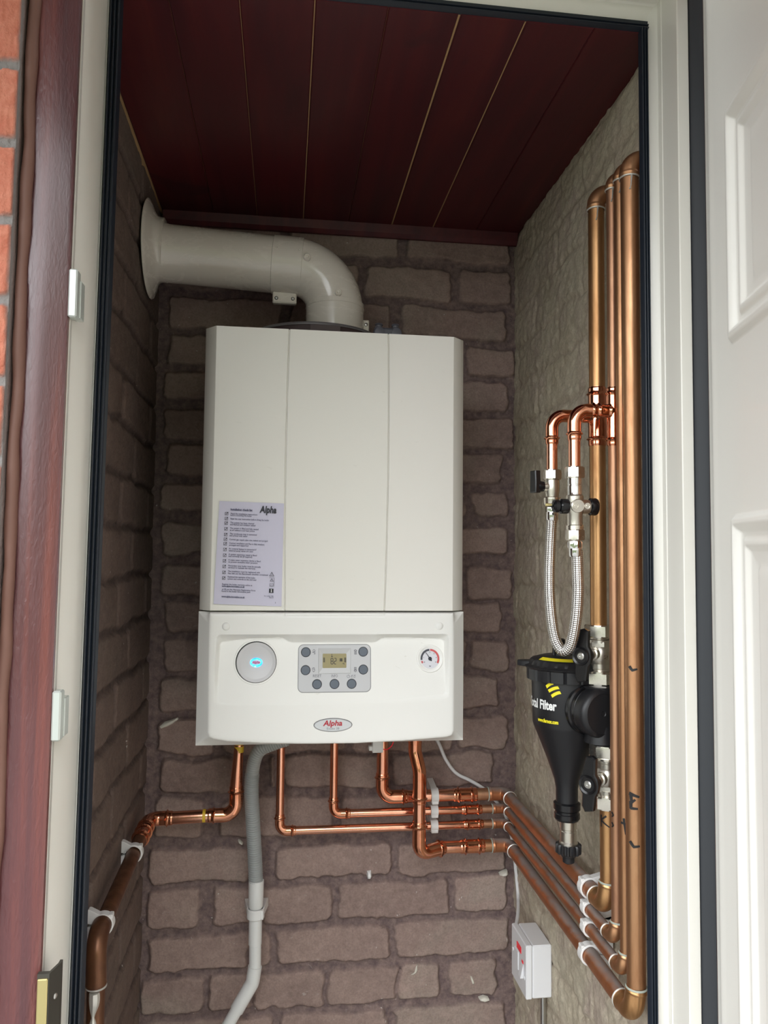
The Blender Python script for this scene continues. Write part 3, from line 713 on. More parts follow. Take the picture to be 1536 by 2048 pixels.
def seg7(m, x, y, w, h, segs, lw):
    X0, X1, Y0, Y1, Ym = x, x+w, y, y+h, y+h/2; g = 5
    T = {'a':((X0+g,Y0),(X1-g,Y0)),'b':((X1,Y0+g),(X1,Ym-g)),'c':((X1,Ym+g),(X1,Y1-g)),'d':((X0+g,Y1),(X1-g,Y1)),'e':((X0,Ym+g),(X0,Y1-g)),'f':((X0,Y0+g),(X0,Ym-g)),'g':((X0+g,Ym),(X1-g,Ym))}
    for s_ in segs: strok(m, T[s_], lw, fdisp)
seg7(ink, 693, 358, 40, 108, 'abcdefg', 11); seg7(ink, 757, 358, 36, 108, 'abged', 11)
for x_, y0_, y1_ in ((712,275,330),): strok(ink, [(x_, y0_), (x_, y1_)], 8, fdisp); strok(ink, [(x_-10, y1_-4), (x_+12, y1_-4)], 12, fdisp)
for yy in range(350, 440, 13): strok(ink, [(545, yy), (575, yy)], 8, fdisp); strok(ink, [(952, yy), (982, yy)], 9, fdisp)
for xx in (870, 888, 905): strok(ink, [(xx, 362), (xx, 414)], 13, fdisp)
strok(ink, [(862, 370), (915, 370)], 5, fdisp); strok(ink, [(862, 405), (915, 405)], 5, fdisp)
strok(ink, [(918, 462), (932, 448), (950, 462), (938, 474)], 7, fdisp)
ink.build('display_digits', m_ink, disp, smooth=False)
ink = MB(); fpl = lambda x, y: FP(*scr(x, y), .0013)
def icon(m, pts, w=9): strok(m, pts, w, fpl)
icon(ink, [(340,212),(366,192),(392,212)]); icon(ink, [(340,250),(345,236),(372,236),(372,225),(392,225)]); icon(ink, [(350,246),(378,246),(392,246)]); icon(ink, [(370,262),(392,262)]); icon(ink, [(368,278),(392,278)])
icon(ink, [(335,590),(358,616),(383,588)]); icon(ink, [(338,578),(332,550),(352,535),(378,540)]); icon(ink, [(352,555),(382,555)]); icon(ink, [(360,572),(384,575)])
icon(ink, [(1140,212),(1168,192),(1196,212),(1186,212),(1186,222),(1150,222),(1150,212),(1140,212)]); icon(ink, [(1133,590),(1160,616),(1187,590),(1177,590),(1177,580),(1145,580),(1145,590),(1133,590)])
for k in range(5): icon(ink, [(1148+k*10,232),(1148+k*10,284)], 5); icon(ink, [(1141+k*10,526),(1141+k*10,574)], 5)
for yy in (240, 278): icon(ink, [(1145,yy),(1191,yy)], 5); icon(ink, [(1138,yy+294),(1184,yy+294)], 5)
pw = [(1024+27*math.cos(t_), 698+27*math.sin(t_)) for t_ in np.linspace(-1.1, 4.2, 22)]; icon(ink, pw, 6); icon(ink, [(1024,664),(1024,698)], 6)
icon(ink, [(1066,712),(1120,668)], 5); icon(ink, [(1080,690),(1096,674),(1096,724),(1084,724)], 5); icon(ink, [(1130,690),(1128,720),(1152,722),(1156,688),(1130,688)], 5); icon(ink, [(1138,686),(1150,664),(1160,682)], 5)
for s_, x0, x1, y in (('RESET',340,502,716),('INFO',697,815,716)):
    q0, q1 = pp(x0, y), pp(x1, y); text_into(ink, s_, .0060, lambda x, yy, z: FP(q0[0]+x, q0[1]+yy, .0013), width=q1[0]-q0[0])
ink.build('printed_symbols', m_inkgrey, pl, smooth=False)
# pressure gauge
gcx, gcz = onf(861, 1318)
ga = fmap(MB().lathe((gcx, gcz, -.001), (0,0,1), [(.0212,0),(.0212,.0014),(.0205,.0026),(.0195,.0028),(.0152,.0006),(.0150,.0004)], 56, cap=False)).build('pressure_gauge', m_fascia, fascia, sharp=60)
fmap(MB().lathe((gcx, gcz, -.001), (0,0,1), [(.0152,0),(.0152,.0013)], 48)).build('gauge_face', MT('gauge_face_white', (.70,.70,.74), .2).m, ga)
def arc(r0, r1, a0, a1, h): 
    m = MB(); n = 30; P = []
    for k in range(n+1):
        a_ = math.radians(a0+(a1-a0)*k/n); P.append([FP(gcx+r*math.sin(a_), gcz+r*math.cos(a_), h) for r in (r0, r1)])
    m.grid(P); return m
arc(.0118, .0148, 2, 120, .0006).build('red_band', MT('gauge_red', (.60,.10,.10), .4).m, ga, smooth=False)
arc(.0118, .0148, -120, -105, .0006).build('red_band', MT('gauge_red_small', (.55,.15,.15), .4).m, ga, smooth=False)
arc(.0118, .0148, -98, -3, .0006).build('black_band', MT('gauge_black', (.05,.05,.06), .4).m, ga, smooth=False)
m = MB()
for k, ch in enumerate('0.51234'[0:0] or ['0','1','1','2','3','4','4']):
    a_ = math.radians(-120+40*k); x_, z_ = gcx+.0100*math.sin(a_), gcz+.0100*math.cos(a_)
    text_into(m, ch, .0026, lambda x, y, z: FP(x_+x, z_-.001+y, .0006), align='CENTER', bold=.03)
text_into(m, 'bar', .0024, lambda x, y, z: FP(gcx+x, gcz-.0118+y, .0006), align='CENTER', bold=.03); m.build('gauge_numbers', m_ink, ga, smooth=False)
m = MB(); a_ = math.radians(-34); dx, dz = math.sin(a_), math.cos(a_)
m.add([FP(gcx-dx*.0042-dz*.0009, gcz-dz*.0042+dx*.0009, .0011), FP(gcx-dx*.0042+dz*.0009, gcz-dz*.0042-dx*.0009, .0011), FP(gcx+dx*.0122+dz*.0003, gcz+dz*.0122-dx*.0003, .0011), FP(gcx+dx*.0122-dz*.0003, gcz+dz*.0122+dx*.0003, .0011)], [(0,1,2,3)])
m2 = MB().lathe((gcx, gcz, 0), (0,0,1), [(.0028,.0004),(.0028,.0016),(.0015,.0020)], 20); fmap(m2); m.add(m2.v, m2.f); m.build('needle', m_ink, ga)
# oval badge
p = PY(666, 1450, 1.167); bxo, bzo = p.x, p.z
bd = MB().prism(ellipse(.0292, .0102, 56), (bxo, 1.1690, bzo), (1,0,0), (0,0,1), (0,-.0022,0), .0006).build('oval_badge', m_rim, fascia)
MB().prism(ellipse(.0281, .0092, 56), (bxo, 1.1690, bzo), (1,0,0), (0,0,1), (0,-.0028,0), .0006).build('badge_face', MT('badge_silver', (.66,.67,.68), .18, .25).m, bd)
text_into(mm := MB(), 'Alpha', .0112, lambda x, y, z: Vector((bxo-.0146+x, 1.1660, bzo-.0008+y)), shear=.18, bold=.03, width=.0292); mm.build('lettering', m_red, bd, smooth=False, label='red italic lettering')
text_into(mm := MB(), 'Evoke 28', .0048, lambda x, y, z: Vector((bxo-.0095+x, 1.1660, bzo-.0066+y)), width=.0185); mm.build('lettering', m_inkgrey, bd, smooth=False, label='small grey lettering')
# top cowl and pressure test point, connector under the boiler
MB().lathe((.047, 1.335, BZ1-.004), (0,0,1), [(.112,0),(.112,.027),(.111,.030),(.100,.033),(.02,.034)], 64).build('top_cowl', m_maroon, boiler, sharp=50)
MB().lathe((.047, 1.335, BZ1+.024), (0,0,1), [(.1135,0),(.1145,.002),(.1135,.0045),(.111,.0045)], 64, cap=False).build('cowl_rim', m_rim, boiler)
MB().box((.034, 1.2195, BZ1+.006), (.082, 1.2225, BZ1+.023)).build('cowl_label', MT('dark_label', (.085,.06,.06), .6).m, boiler, smooth=False)
tp = MB().box((.150, 1.33, BZ1-.002), (.198, 1.37, BZ1+.058), .004)
for x_ in (.160, .190):
    tp.lathe((x_, 1.345, BZ1+.052), (0,0,1), [(.0085,0),(.0085,.008),(.006,.010),(.006,.0125),(.0075,.0135),(.006,.016),(.002,.016)], 20); tp.lathe((x_, 1.3305, BZ1+.048), (0,-1,0), [(.009,0),(.009,.003),(.005,.004)], 20)
tp.build('test_point', m_greypl, boiler)
p = PY(755, 1496, 1.36); cn = MB().box((p.x-.010, 1.35, p.z-.006), (p.x+.009, 1.37, p.z+.030), .001); cn.box((p.x-.016, 1.352, p.z-.003), (p.x-.009, 1.366, p.z+.005), .001)
cn.build('wire_connector', m_clip, boiler)
MB().tube(catmull([(p.x+.008,1.36,p.z-.002),(p.x+.018,1.362,p.z-.003),(p.x+.028,1.365,p.z+.006),(p.x+.033,1.37,p.z+.03)]), .0008, 8).build('red_wire', m_neon, boiler)
for px_ in (665, 690, 855): p = PY(px_, 1480, 1.41); MB().box((p.x-.009, 1.395, 1.19 if px_ != 690 else 1.198), (p.x+.009, 1.44, 1.225), .002).build('pipe_outlet', m_dark, boiler)

# leaflet
A, B, Cc, Dd = [PY(x, y, BYF-.0011) for x, y in ((439,1002),(568,1007),(563,1213),(427,1208))]
m = MB(); n = 10; P = []
for j in range(n+1):
    for_row = []
    for i in range(n+1):
        u, v = i/n, j/n; q = (Dd*(1-u)+Cc*u)*(1-v)+(A*(1-u)+B*u)*v; q = q.copy(); q.y -= .0012*math.sin(v*PI)*(1-u)*.8+.0006*(1-u); for_row.append(q)
    P.append(for_row)
m.grid(P); m.grid([[q+Vector((0,.0004,0)) for q in r_][::-1] for r_ in P])
leaf = tag(m.build('leaflet', m_paper, None), 'lilac-white printed check list leaflet stuck on the front of the boiler, lower left', 'leaflet')
def lf(cx_, cy_):                                                # leaflet crop coordinates to paper surface
    q = PY(400+cx_/7.68, 980+cy_/7.68, BYF-.0028); return q
def ltext(m, s, x, y, x1, size, **kw):
    q0, q1 = lf(x, y), lf(x1, y+(x1-x)*.045); sl_ = (q1.z-q0.z)/(q1.x-q0.x); pyw = q1.x-q0.x
    u0 = (x-300)/1000
    text_into(m, s, size, lambda a, b, z: Vector((q0.x+a, q0.y-.0003, q0.z+b+a*sl_)), width=pyw, res=2, **kw)
T = MB()
L = [('Installation check list',470,305,805,.0042),('Read the installation instructions',472,366,880,.0033),('before mounting the boiler',467,392,795,.0033),('Read the user instruction before firing the boiler',467,445,1060,.0033),
 ('The system has been cleaned',465,505,830,.0033),('and flushed and inhibitor added',462,534,852,.0033),('The system is filled and fully vented',462,590,898,.0033),('at all radiators and heat points',460,620,838,.0033),
 ('The condensate trap is connected',458,676,872,.0033),('and primed with water',455,704,730,.0033),('Correct gas supply pipe size, tested and purged',450,763,1038,.0033),('Correct ventilation and flue is fully installed,',450,820,990,.0033),('arranged and supported',447,850,742,.0033),
 ('An external bypass is connected if',445,905,866,.0033),('external pump valves are used',443,935,812,.0033),('A system expansion vessel is fitted',440,992,873,.0033),('and correctly set (if required)',438,1020,802,.0033),
 ('A mains water expansion device is fitted',436,1078,932,.0033),('to prevent excessive water pressure',436,1108,882,.0033),('Remember your boiler must be annually',434,1166,932,.0033),('serviced to maintain the warranty',432,1195,850,.0033),
 ('The installation must be registered with',430,1252,920,.0033),('Gas Safe and the Benchmark checklist completed',428,1284,1042,.0033),('Explained the operation of the boiler,',425,1337,850,.0033),('system and controls to the end user',423,1368,868,.0033),
 ('Register the boiler warranty online at',338,1450,800,.0033),('www.alpha-innovation.co.uk',336,1480,688,.0033),('or fill out the Warranty Registration Form',336,1528,850,.0033),('found in the boiler documents pack',333,1556,775,.0033),('www.alpha-innovation.co.uk',332,1640,690,.0036),
 ('Part number 1786',985,1628,1125,.0024),('Nov 16',1062,1652,1125,.0024),('6',1152,1735,1164,.0034)]
for s_, x, y, x1, sz in L: ltext(T, s_, x, y+6, x1, sz, bold=.05 if s_.startswith(('Install','www')) else .015)
T.build('printed_lines', MT('print_blue_grey', (.12,.12,.19), .6).m, leaf, smooth=False)
K = MB(); flf = lambda x, y: lf(x, y)+Vector((0,-.0003,0))
for k, y in enumerate((363,440,510,598,686,757,827,914,1003,1090,1175,1266,1354)):
    x = 410-k*3.75; sq = [(x-22,y-22),(x+22,y-20),(x+20,y+22),(x-24,y+20),(x-22,y-22)]; strok(K, sq, 5, flf); strok(K, [(x-12,y),(x-6,y+10),(x+22,y-24)], 6, flf)
K.build('tick_boxes', m_ink, leaf, smooth=False); K = MB()
strok(K, [(1103,1262),(1136,1322),(1068,1320),(1103,1262)], 6, flf); strok(K, [(1103,1285),(1103,1312)], 5, flf)
strok(K, [(1066,1345),(1140,1350),(1136,1480),(1064,1478)], 3, flf); strok(K, [(1103,1360),(1126,1402),(1076,1400),(1103,1360)], 5, flf); strok(K, [(1072,1440),(1100,1444),(1126,1440),(1124,1472),(1100,1474),(1072,1470),(1072,1440)], 4, flf)
K.build('warning_signs', m_ink, leaf, smooth=False)
K = MB(); K.add([flf(1062,1514), flf(1130,1517), flf(1127,1582), flf(1059,1579)], [(0,1,2,3)]); k_ = K.build('information_sign', m_ink, leaf, smooth=False)
K = MB(); g_ = lambda x, y: flf(x, y)+Vector((0,-.0003,0)); strok(K, [(1095,1542),(1095,1568)], 13, g_); strok(K, [(1095,1524),(1095,1533)], 12, g_); strok(K, [(1084,1569),(1108,1569)], 6, g_); K.build('information_mark', m_white_ink, k_, smooth=False)
T = MB(); ltext(T, 'Alpha', 920, 345, 1180, .0145, shear=.2, bold=.03); T.build('lettering', m_ink, leaf, smooth=False, label='bold black italic lettering')

# ------------------------------------------------------------------ flue
fx, fyY, fz0 = .0805, 1.345, 2.012
flue = thing('flue_pipe', 'fat white elbowed flue pipe rising from the boiler top into the left wall', 'flue pipe', (fx, fyY, BZ1+.04))
el = fillet([(fx, fyY, 1.935), (fx, fyY, fz0), (-.006, fyY+.001, fz0+.003)], .080, 26)
MB().tube(el, .0500, 48).build('elbow', m_flue, flue)
MB().lathe((fx, fyY, BZ1+.045), (0,0,1), [(.0515,0),(.0515,.044),(.0522,.0445),(.0522,.052),(.0500,.053)], 48).build('turret_collar', m_flue, flue, sharp=50)
W0 = Vector((XL+.004, fyY+.010, 2.030)); W1 = Vector((-.004, fyY+.001, fz0+.003)); ax = (W1-W0).normalized()
MB().lathe(W0, ax, [(.0500,0),(.0500,.03),(.0493,.031),(.0493,(W1-W0).length)], 48).build('duct', m_flue, flue)
q = W1-ax*.026; L_ = .052
cl = MB().lathe(q, ax, [(.0505,0),(.0512,.0004),(.0512,L_-.0004),(.0505,L_)], 48).build('clamp_band', m_flue, flue, sharp=50)
MB().box((q.x, fyY-.006, fz0-.0665), (q.x+.042, fyY+.006, fz0-.046), .002).build('clamp_lug', m_flue, cl)
for dx in (.0065, .0355): 
    MB().lathe((q.x+dx, fyY-.0055, fz0-.058), (0,-1,0), [(.0032,0),(.0032,.0012)], 16).build('screw_hole', m_dark, cl); MB().lathe((q.x+dx, fyY-.0055, fz0-.058), (0,-1,0), [(.0022,0),(.0022,.0022),(.0012,.0028)], 16).build('screw', m_steel, cl)
MB().box((fx+.050, fyY-.004, BZ1+.045), (fx+.0615, fyY+.006, BZ1+.073), .0015).build('turret_lug', m_flue, flue); MB().lathe((fx+.056, fyY-.004, BZ1+.064), (0,-1,0), [(.0032,0),(.0032,.001),(.0014,.002)], 16).build('screw', m_steel, flue)
for px_, py_ in ((614,517),(676,587)):
    p = PY(px_, py_, fyY-.0465); d = Vector((0,-1,0)); MB().lathe((p.x, p.y-.0035, p.z), d, [(.0062,0),(.0062,.004),(.0052,.0052),(.0040,.0048),(.0036,.0036),(.0022,.0036),(.0018,.0056),(.0004,.006)], 24).build('sampling_plug', m_flue, flue)
for dx in (.006, .045): MB().lathe(q+ax*dx+Vector((0,-.0495,.012)), (0,-1,.25), [(.0016,0),(.0016,.002),(.0008,.0025)], 12).build('rivet', m_flue, cl)
MB().lathe((XL+.002, W0.y, 2.034), (1,0,0), [(.0835,0),(.0845,.0012),(.0835,.0026),(.076,.006),(.062,.0115),(.056,.0165),(.0545,.022),(.0545,.0265),(.0515,.028),(.050,.028)], 64).build('wall_rosette', m_flue, flue, sharp=50)

# ------------------------------------------------------------------ copper pipework
def straight(a, b, r, mat, parent, n=24): return MB().tube([a, b], r, n).build('pipe_section', mat, parent)
def solder(c, axis, r, parent, mat=None):
    a = Vector(axis).normalized(); return MB().lathe(Vector(c)-a*.0012, a, [(r,0),(r+.0012,.0006),(r+.0014,.0014),(r,.0026)], 24, cap=False).build('solder_line', mat or m_solder, parent)
def wall_run(name, label, r, X, Yb, zb, Xr, Yr, zf, ztop, dirt, riser, group=None, back=None, marks=()):
    """back: builder for the part on the back wall. X: wall-run x; riser axis Xr,Yr; zb at the rear corner, zf at the front elbow."""
    t = thing(name, label, 'pipe', (X, Yb, zb), group)
    e = .030 if r > .01 else .020
    k = fillet([(X-.034 if r > .01 else X-.026, Yb, zb), (X, Yb, zb), (X, Yb-e, zb+(zf-zb)*e/(Yb-Yr))], r*1.25, 12)
    fitting(k, r, .0045, .0006).build('corner_elbow', m_cu_dust, t); solder(k[0], (1,0,0), r+.0008, t, m_flux); solder(k[-1], (0,1,0), r+.0008, t)
    a = Vector(k[-1]); f_ = fillet([(X, Yr+e, zf), (X, Yr, zf), (Xr, Yr, zf+e)], r*1.3, 12)
    straight(a+Vector((0,.004,0)), Vector(f_[0])-Vector((0,.004,0)), r, dirt, t)
    fitting(f_, r, .0045, .0007).build('front_elbow', m_cu_brassy if r > .01 else m_cu_old, t); solder(f_[-1], (0,0,1), r+.0008, t, m_flux); solder(f_[0], (0,1,0), r+.0008, t)
    straight(Vector(f_[-1])-Vector((0,0,.003)), (Xr, Yr, ztop), r, riser, t)
    return t
XW = .420; YP = 1.43
# run positions read off the walls
zA = [PY(905,1590,YP).z, PX(1190,1768,XW).z]; zB = PY(905,1620,YP).z; zC = PY(905,1650,YP).z; YD = 1.405; zD = PY(905,1694,YD).z
V1 = (.425, 1.003); V1L = (.425, PX(1217,1700,.425).y); V2 = (.425, PX(1230,1200,.425).y); V3 = (.425, PX(1247,1200,.425).y); V4 = (.425, PX(1266,1200,.425).y)
zfA = PX(1215,1806,.425).z-.001; zfB = PX(1246,1880,.425).z-.005; zfC = PX(1268,1942,.425).z-.009; zfD = PX(1284,2022,.425).z-.010
def topelbow(t, V, r, z, mat):
    k = fillet([(V[0], V[1], z-r*2.2), (V[0], V[1], z), (XR+.01, V[1], z)], r*1.6, 12); fitting(k, r, .0045, .0007).build('top_elbow', mat, t); solder(k[0], (0,0,1), r+.0008, t)
    m = MB().tube(catmull([(V[0]-.002,V[1]-r-.0006,z-r*2.2),(V[0]-.003,V[1]-r-.001,z-r*2.2-.008),(V[0]-.0035,V[1]-r-.0008,z-r*2.2-.015),(V[0]-.0045,V[1]-r*.95,z-r*2.2-.019)], 5), [.0012,.0013,.0011,.0009,.0010,.0008,.0008,.0007,.0007,.0008,.0007,.0006,.0007,.0010,.0012,.0007], 6).build('solder_run', m_solder, t)
def hz(px, py, Y): p = PY(px, py, Y); return p
def coupling(x0, x1, y, z, r, t, n=''): fitting([(x0, y, z), (x1, y, z)], r, .0095 if r > .01 else .0075, .0026 if r > .01 else .0021).build('coupling', m_cu_fit, t)
def backrun(t, xtop, r, z, Y, xs, X, bend, zt=1.2195):
    """rise under the boiler, elbow, run to the right-hand corner; xs = elbow end, coupling x0, x1, start of the old pipe"""
    rr = r*1.9; k = fillet([(xtop, Y, z+bend), (xtop, Y, z), (xs[0], Y, z)], rr, 14)
    fitting(k, r, .0085 if r > .01 else .007, .0026 if r > .01 else .0021).build('elbow', m_cu_fit, t)
    straight((xtop, Y, z+bend-.004), (xtop, Y, zt), r, m_cu_new, t); straight((xs[0]-.004, Y, z), (xs[1]+.004, Y, z), r, m_cu_new, t)
    coupling(xs[1], xs[2], Y, z, r, t); straight((xs[2]-.004, Y, z), (X-.026, Y, z), r, m_cu_dull, t)
gxr = 'copper pipes dropping from the boiler and crossing to the right wall'
def pxX(px, py=1610, Y=YP): return PY(px, py, Y).x
runA = wall_run('copper_pipe', 'copper pipe, topmost of four at the rear right corner, ending below the black filter', .011, XW, YP, zA[0], *V1L, zfA, PX(1213,1606,.425).z, m_cu_dust, m_cu_brassy, gxr)
backrun(runA, pxX(764), .011, zA[0], YP, (pxX(815), pxX(906), pxX(953)), XW, .044)
runB = wall_run('copper_pipe', 'thin copper pipe, second of four at the rear corner, bright tee on its upright', .0075, XW, YP, zB, *V2, zfB, 1.996, m_cu_dust, m_cu_dull, gxr)
backrun(runB, pxX(667), .0075, zB, YP, (pxX(701), pxX(923), pxX(963)), XW, .030)
runC = wall_run('copper_pipe', 'thin copper pipe, third of four at the rear corner, starting farthest left', .0075, XW, YP, zC, *V3, zfC, 1.996, m_cu_dust, m_cu_old, gxr)
backrun(runC, pxX(560), .0075, zC, YP, (pxX(593), pxX(927), pxX(966)), XW, .030)
runD = wall_run('copper_pipe', 'thick copper pipe crossing in front of the others, upright nearest the black seal', .011, XW, YD, zD, *V4, zfD, 1.990, m_cu_dust, m_cu_old, gxr)
# run D comes down with an offset in front of the other three
xd = pxX(830, 1500, 1.385); xe = pxX(838, 1600, 1.382)
k = fillet([(xd, 1.385, 1.185), (xd, 1.385, 1.150), (xe, 1.378, 1.118), (xe, 1.378, 1.060)], .03, 10)
fitting(k, .011, .0085, .0026).build('offset_bend', m_cu_fit, runD); straight((xd,1.385,1.18), (xd,1.385,1.2195), .011, m_cu_new, runD)
MB().lathe((xd, 1.385, 1.198), (0,0,-1), [(.011,0),(.0148,.001),(.0155,.012),(.0135,.020),(.0125,.034),(.011,.035)], 24).build('reducer', m_cu_fit, runD)
straight((xe,1.378,1.064), (xe,1.378,zD+.052), .011, m_cu_new, runD)
k = fillet([(xe, 1.378, zD+.058), (xe+.001, 1.384, zD-.002), (xe+.050, YD, zD)], .020, 16)
fitting(k, .0112, .0095, .0030).build('elbow', m_cu_fit, runD); x0 = xe+.050
straight((x0-.004,YD,zD), (pxX(920,1694,YD)+.004,YD,zD), .011, m_cu_new, runD); coupling(pxX(920,1694,YD), pxX(968,1694,YD), YD, zD, .011, runD); straight((pxX(966,1694,YD),YD,zD), (XW-.030,YD,zD), .011, m_cu_old, runD)
for t, V, r in ((runB, V2, .0075), (runC, V3, .0075), (runD, V4, .011)): topelbow(t, V, r, 2.009 if r < .01 else 2.007, m_cu_old)
# fit the uprights' pen marks
def pipe_mark(t, V, r, z, az, strokes, w=.0022):
    def f(a, b): ang = az+a/r; return Vector((V[0]+(r+.0003)*math.sin(ang), V[1]-(r+.0003)*math.cos(ang), z+b))
    m = MB()
    for s in strokes:
        P, _ = resample([(a, b, 0) for a, b in s], .0008)
        for i in range(len(P)-1):
            d = (P[i+1]-P[i]).normalized(); nn = Vector((-d.y, d.x, 0))*w/2*(1.15-.5*i/len(P))
            q0, q1, q2, q3 = P[i]-nn-d*w*.3, P[i+1]-nn+d*w*.3, P[i+1]+nn+d*w*.3, P[i]+nn-d*w*.3; m.add([f(q.x, q.y) for q in (q0, q1, q2, q3)], [(0,1,2,3)])
    m.build('marker_mark', m_marker, t, smooth=False)
az4 = -.5
def zof(py, px=1270): return PX(px, py, .425).z
pipe_mark(runD, V4, .011, zof(1336), az4, [[(-.004,.002),(-.001,-.002),(.004,-.0005)]], .0032)
pipe_mark(runD, V4, .011, zof(1602), az4, [[(-.005,.011),(.005,.008)],[(-.004,.010),(-.003,.001),(.0005,.004)],[(-.004,.001),(-.004,-.006),(.003,-.006)]], .0036)
pipe_mark(runD, V4, .011, zof(1684), az4, [[(-.005,.003),(-.001,-.002),(.005,-.001)]], .0034)
pipe_mark(runC, V3, .0075, zof(1655,1258), -.6, [[(-.0035,.004),(.0025,.003)],[(-.0005,.009),(0,.003),(.0015,-.009)]], .0024)
pipe_mark(runB, V2, .0075, zof(1630,1236), -1.1, [[(-.001,.003),(.001,0),(-.001,-.002)]], .0022); pipe_mark(runB, V2, .0075, zof(1652,1238), -1.1, [[(-.001,.003),(.001,0),(-.001,-.002)]], .0022)
pipe_mark(runA, V1L, .011, zof(1632,1208), -.95, [[(-.004,.007),(-.004,-.007)],[(.003,.007),(-.004,.001)],[(-.004,.001),(.007,-.006)]], .0022)

# upper copper upright above the filter
up = thing('copper_pipe', 'thick yellowed copper upright standing above the black filter, with a bright tee', 'pipe', (V1[0], V1[1], 1.42), 'copper uprights on the right wall')
zt0, zt1, zbr = PX(1193,893,.425).z, PX(1193,776,.425).z, PX(1193,835,.425).z
zv = PX(1197,1249,.425).z
straight((V1[0],V1[1],zv-.002), (V1[0],V1[1],zt0+.004), .011, m_cu_brassy, up); straight((V1[0],V1[1],zt1-.004), (V1[0],V1[1],2.0), .011, m_cu_brassy, up); topelbow(up, V1, .011, 2.014, m_cu_old)
def tee(t, V, r, z0, z1, zb, xend, rb, rise=0):
    fitting([(V[0],V[1],z0),(V[0],V[1],z1)], r, .0095 if r > .01 else .008, .0027 if r > .01 else .0022).build('tee_fitting', m_cu_fit, t)
    fitting([(V[0],V[1],zb),(V[0]-r-.020,V[1],zb)], rb, .0065, .0019).build('tee_branch', m_cu_fit, t)
tx1 = PY(1104, 880, V1[1]).x; tx2 = PY(1149, 880, V2[1]).x
tee(up, V1, .011, zt0, zt1, zbr, tx1, .0075)
tee(runB, V2, .0075, PX(1225,893,.425).z, PX(1225,776,.425).z, zbr-.002, tx2, .0075)
def tail(parent, V, tx, z0, zend):
    k = fillet([(V[0]-.020, V[1], z0), (tx, V[1], z0), (tx, V[1], z0-.040)], .0175, 16)
    fitting(k, .0075, .0085, .0022).build('tail_elbow', m_cu_fit, parent); straight((tx, V[1], z0-.036), (tx, V[1], zend), .0075, m_cu_new, parent)
zt_ = PY(1104, 942, V1[1]).z; zt2_ = PY(1149, 937, V2[1]).z
tail(up, V1, tx1, zbr, zt_-.005); tail(runB, V2, tx2, zbr-.002, zt2_-.005)

# left-hand gas pipe
XG, YG2 = -.228, 1.41; zG = 1.040
gas = thing('copper_pipe', 'copper pipe from the boiler left end, running forward along the left wall', 'pipe', (XG, YG2, zG))
gxt = PY(478, 1500, YG2).x; gxb = PY(472, 1600, YG2).x
straight((gxt, YG2, 1.165), (gxt, YG2, 1.2195), .0075, m_cu_new, gas)
MB().tube([(gxt, YG2, 1.150), (gxt, YG2, 1.1495), (gxt, YG2, 1.160)], .0085, 20).build('tape_collar', m_tape, gas, label='yellow tape')
MB().lathe((gxt, YG2, 1.175), (0,0,-1), [(.0085,0),(.0088,.012)], 20).build('tape_collar', m_tape, gas, label='yellow tape')
MB().tube([(gxt, YG2, 1.166), ((gxt+gxb)/2, YG2, 1.13), (gxb, YG2, 1.092), (gxb, YG2, 1.084)], [.0078, .0095, .0112, .0112], 24).build('reducer', m_cu_new, gas)
k = fillet([(gxb, YG2, zG+.050), (gxb, YG2, zG), (gxb-.048, YG2, zG)], .022, 14); fitting(k, .011, .0095, .0026).build('elbow', m_cu_fit, gas)
straight((gxb-.044, YG2, zG), (XG+.036, YG2, zG-.002), .011, m_cu_new, gas); MB().lathe((gxb-.052, YG2, zG), (-1,0,0), [(.0113,0),(.0114,.005)], 24, cap=False).build('tape_collar', m_tape, gas, label='yellow tape')
zw0, zw1 = 1.034, 1.018; Yf2 = PX(192, 1880, XG).y
k = fillet([(XG+.040, YG2, zG-.002), (XG, YG2, zG-.002), (XG, YG2-.042, zw0)], .019, 14); fitting(k, .011, .0095, .0026).build('corner_elbow', m_cu_fit, gas)
fitting([(XG, YG2-.046, zw0), (XG, YG2-.090, zw0-.001)], .011, .0095, .0026).build('coupling', m_cu_fit, gas)
straight((XG, YG2-.086, zw0-.001), (XG, Yf2+.046, zw1), .011, m_cu_dark, gas)
k = fillet([(XG, Yf2+.052, zw1), (XG, Yf2, zw1), (XG+.002, Yf2, zw1-.060)], .028, 16); fitting(k, .0112, .004, .0004).build('front_elbow', m_cu_dark, gas); solder(k[-1], (0,0,1), .0118, gas, m_solder)
straight((XG+.002, Yf2, zw1-.056), (XG+.004, Yf2, .02), .011, m_cu_dark, gas)
rn = random.Random(3); Q = [(XG+.003-.004*i/8+rn.uniform(-.001,.001), Yf2-.0112, zw1-.062-.012*i) for i in range(9)]
MB().tube(catmull(Q,4), [.0052*abs(math.sin(1.1+i*.21))+.0016 for i in range(len(catmull(Q,4)))], 8).build('solder_run', m_solder, gas)

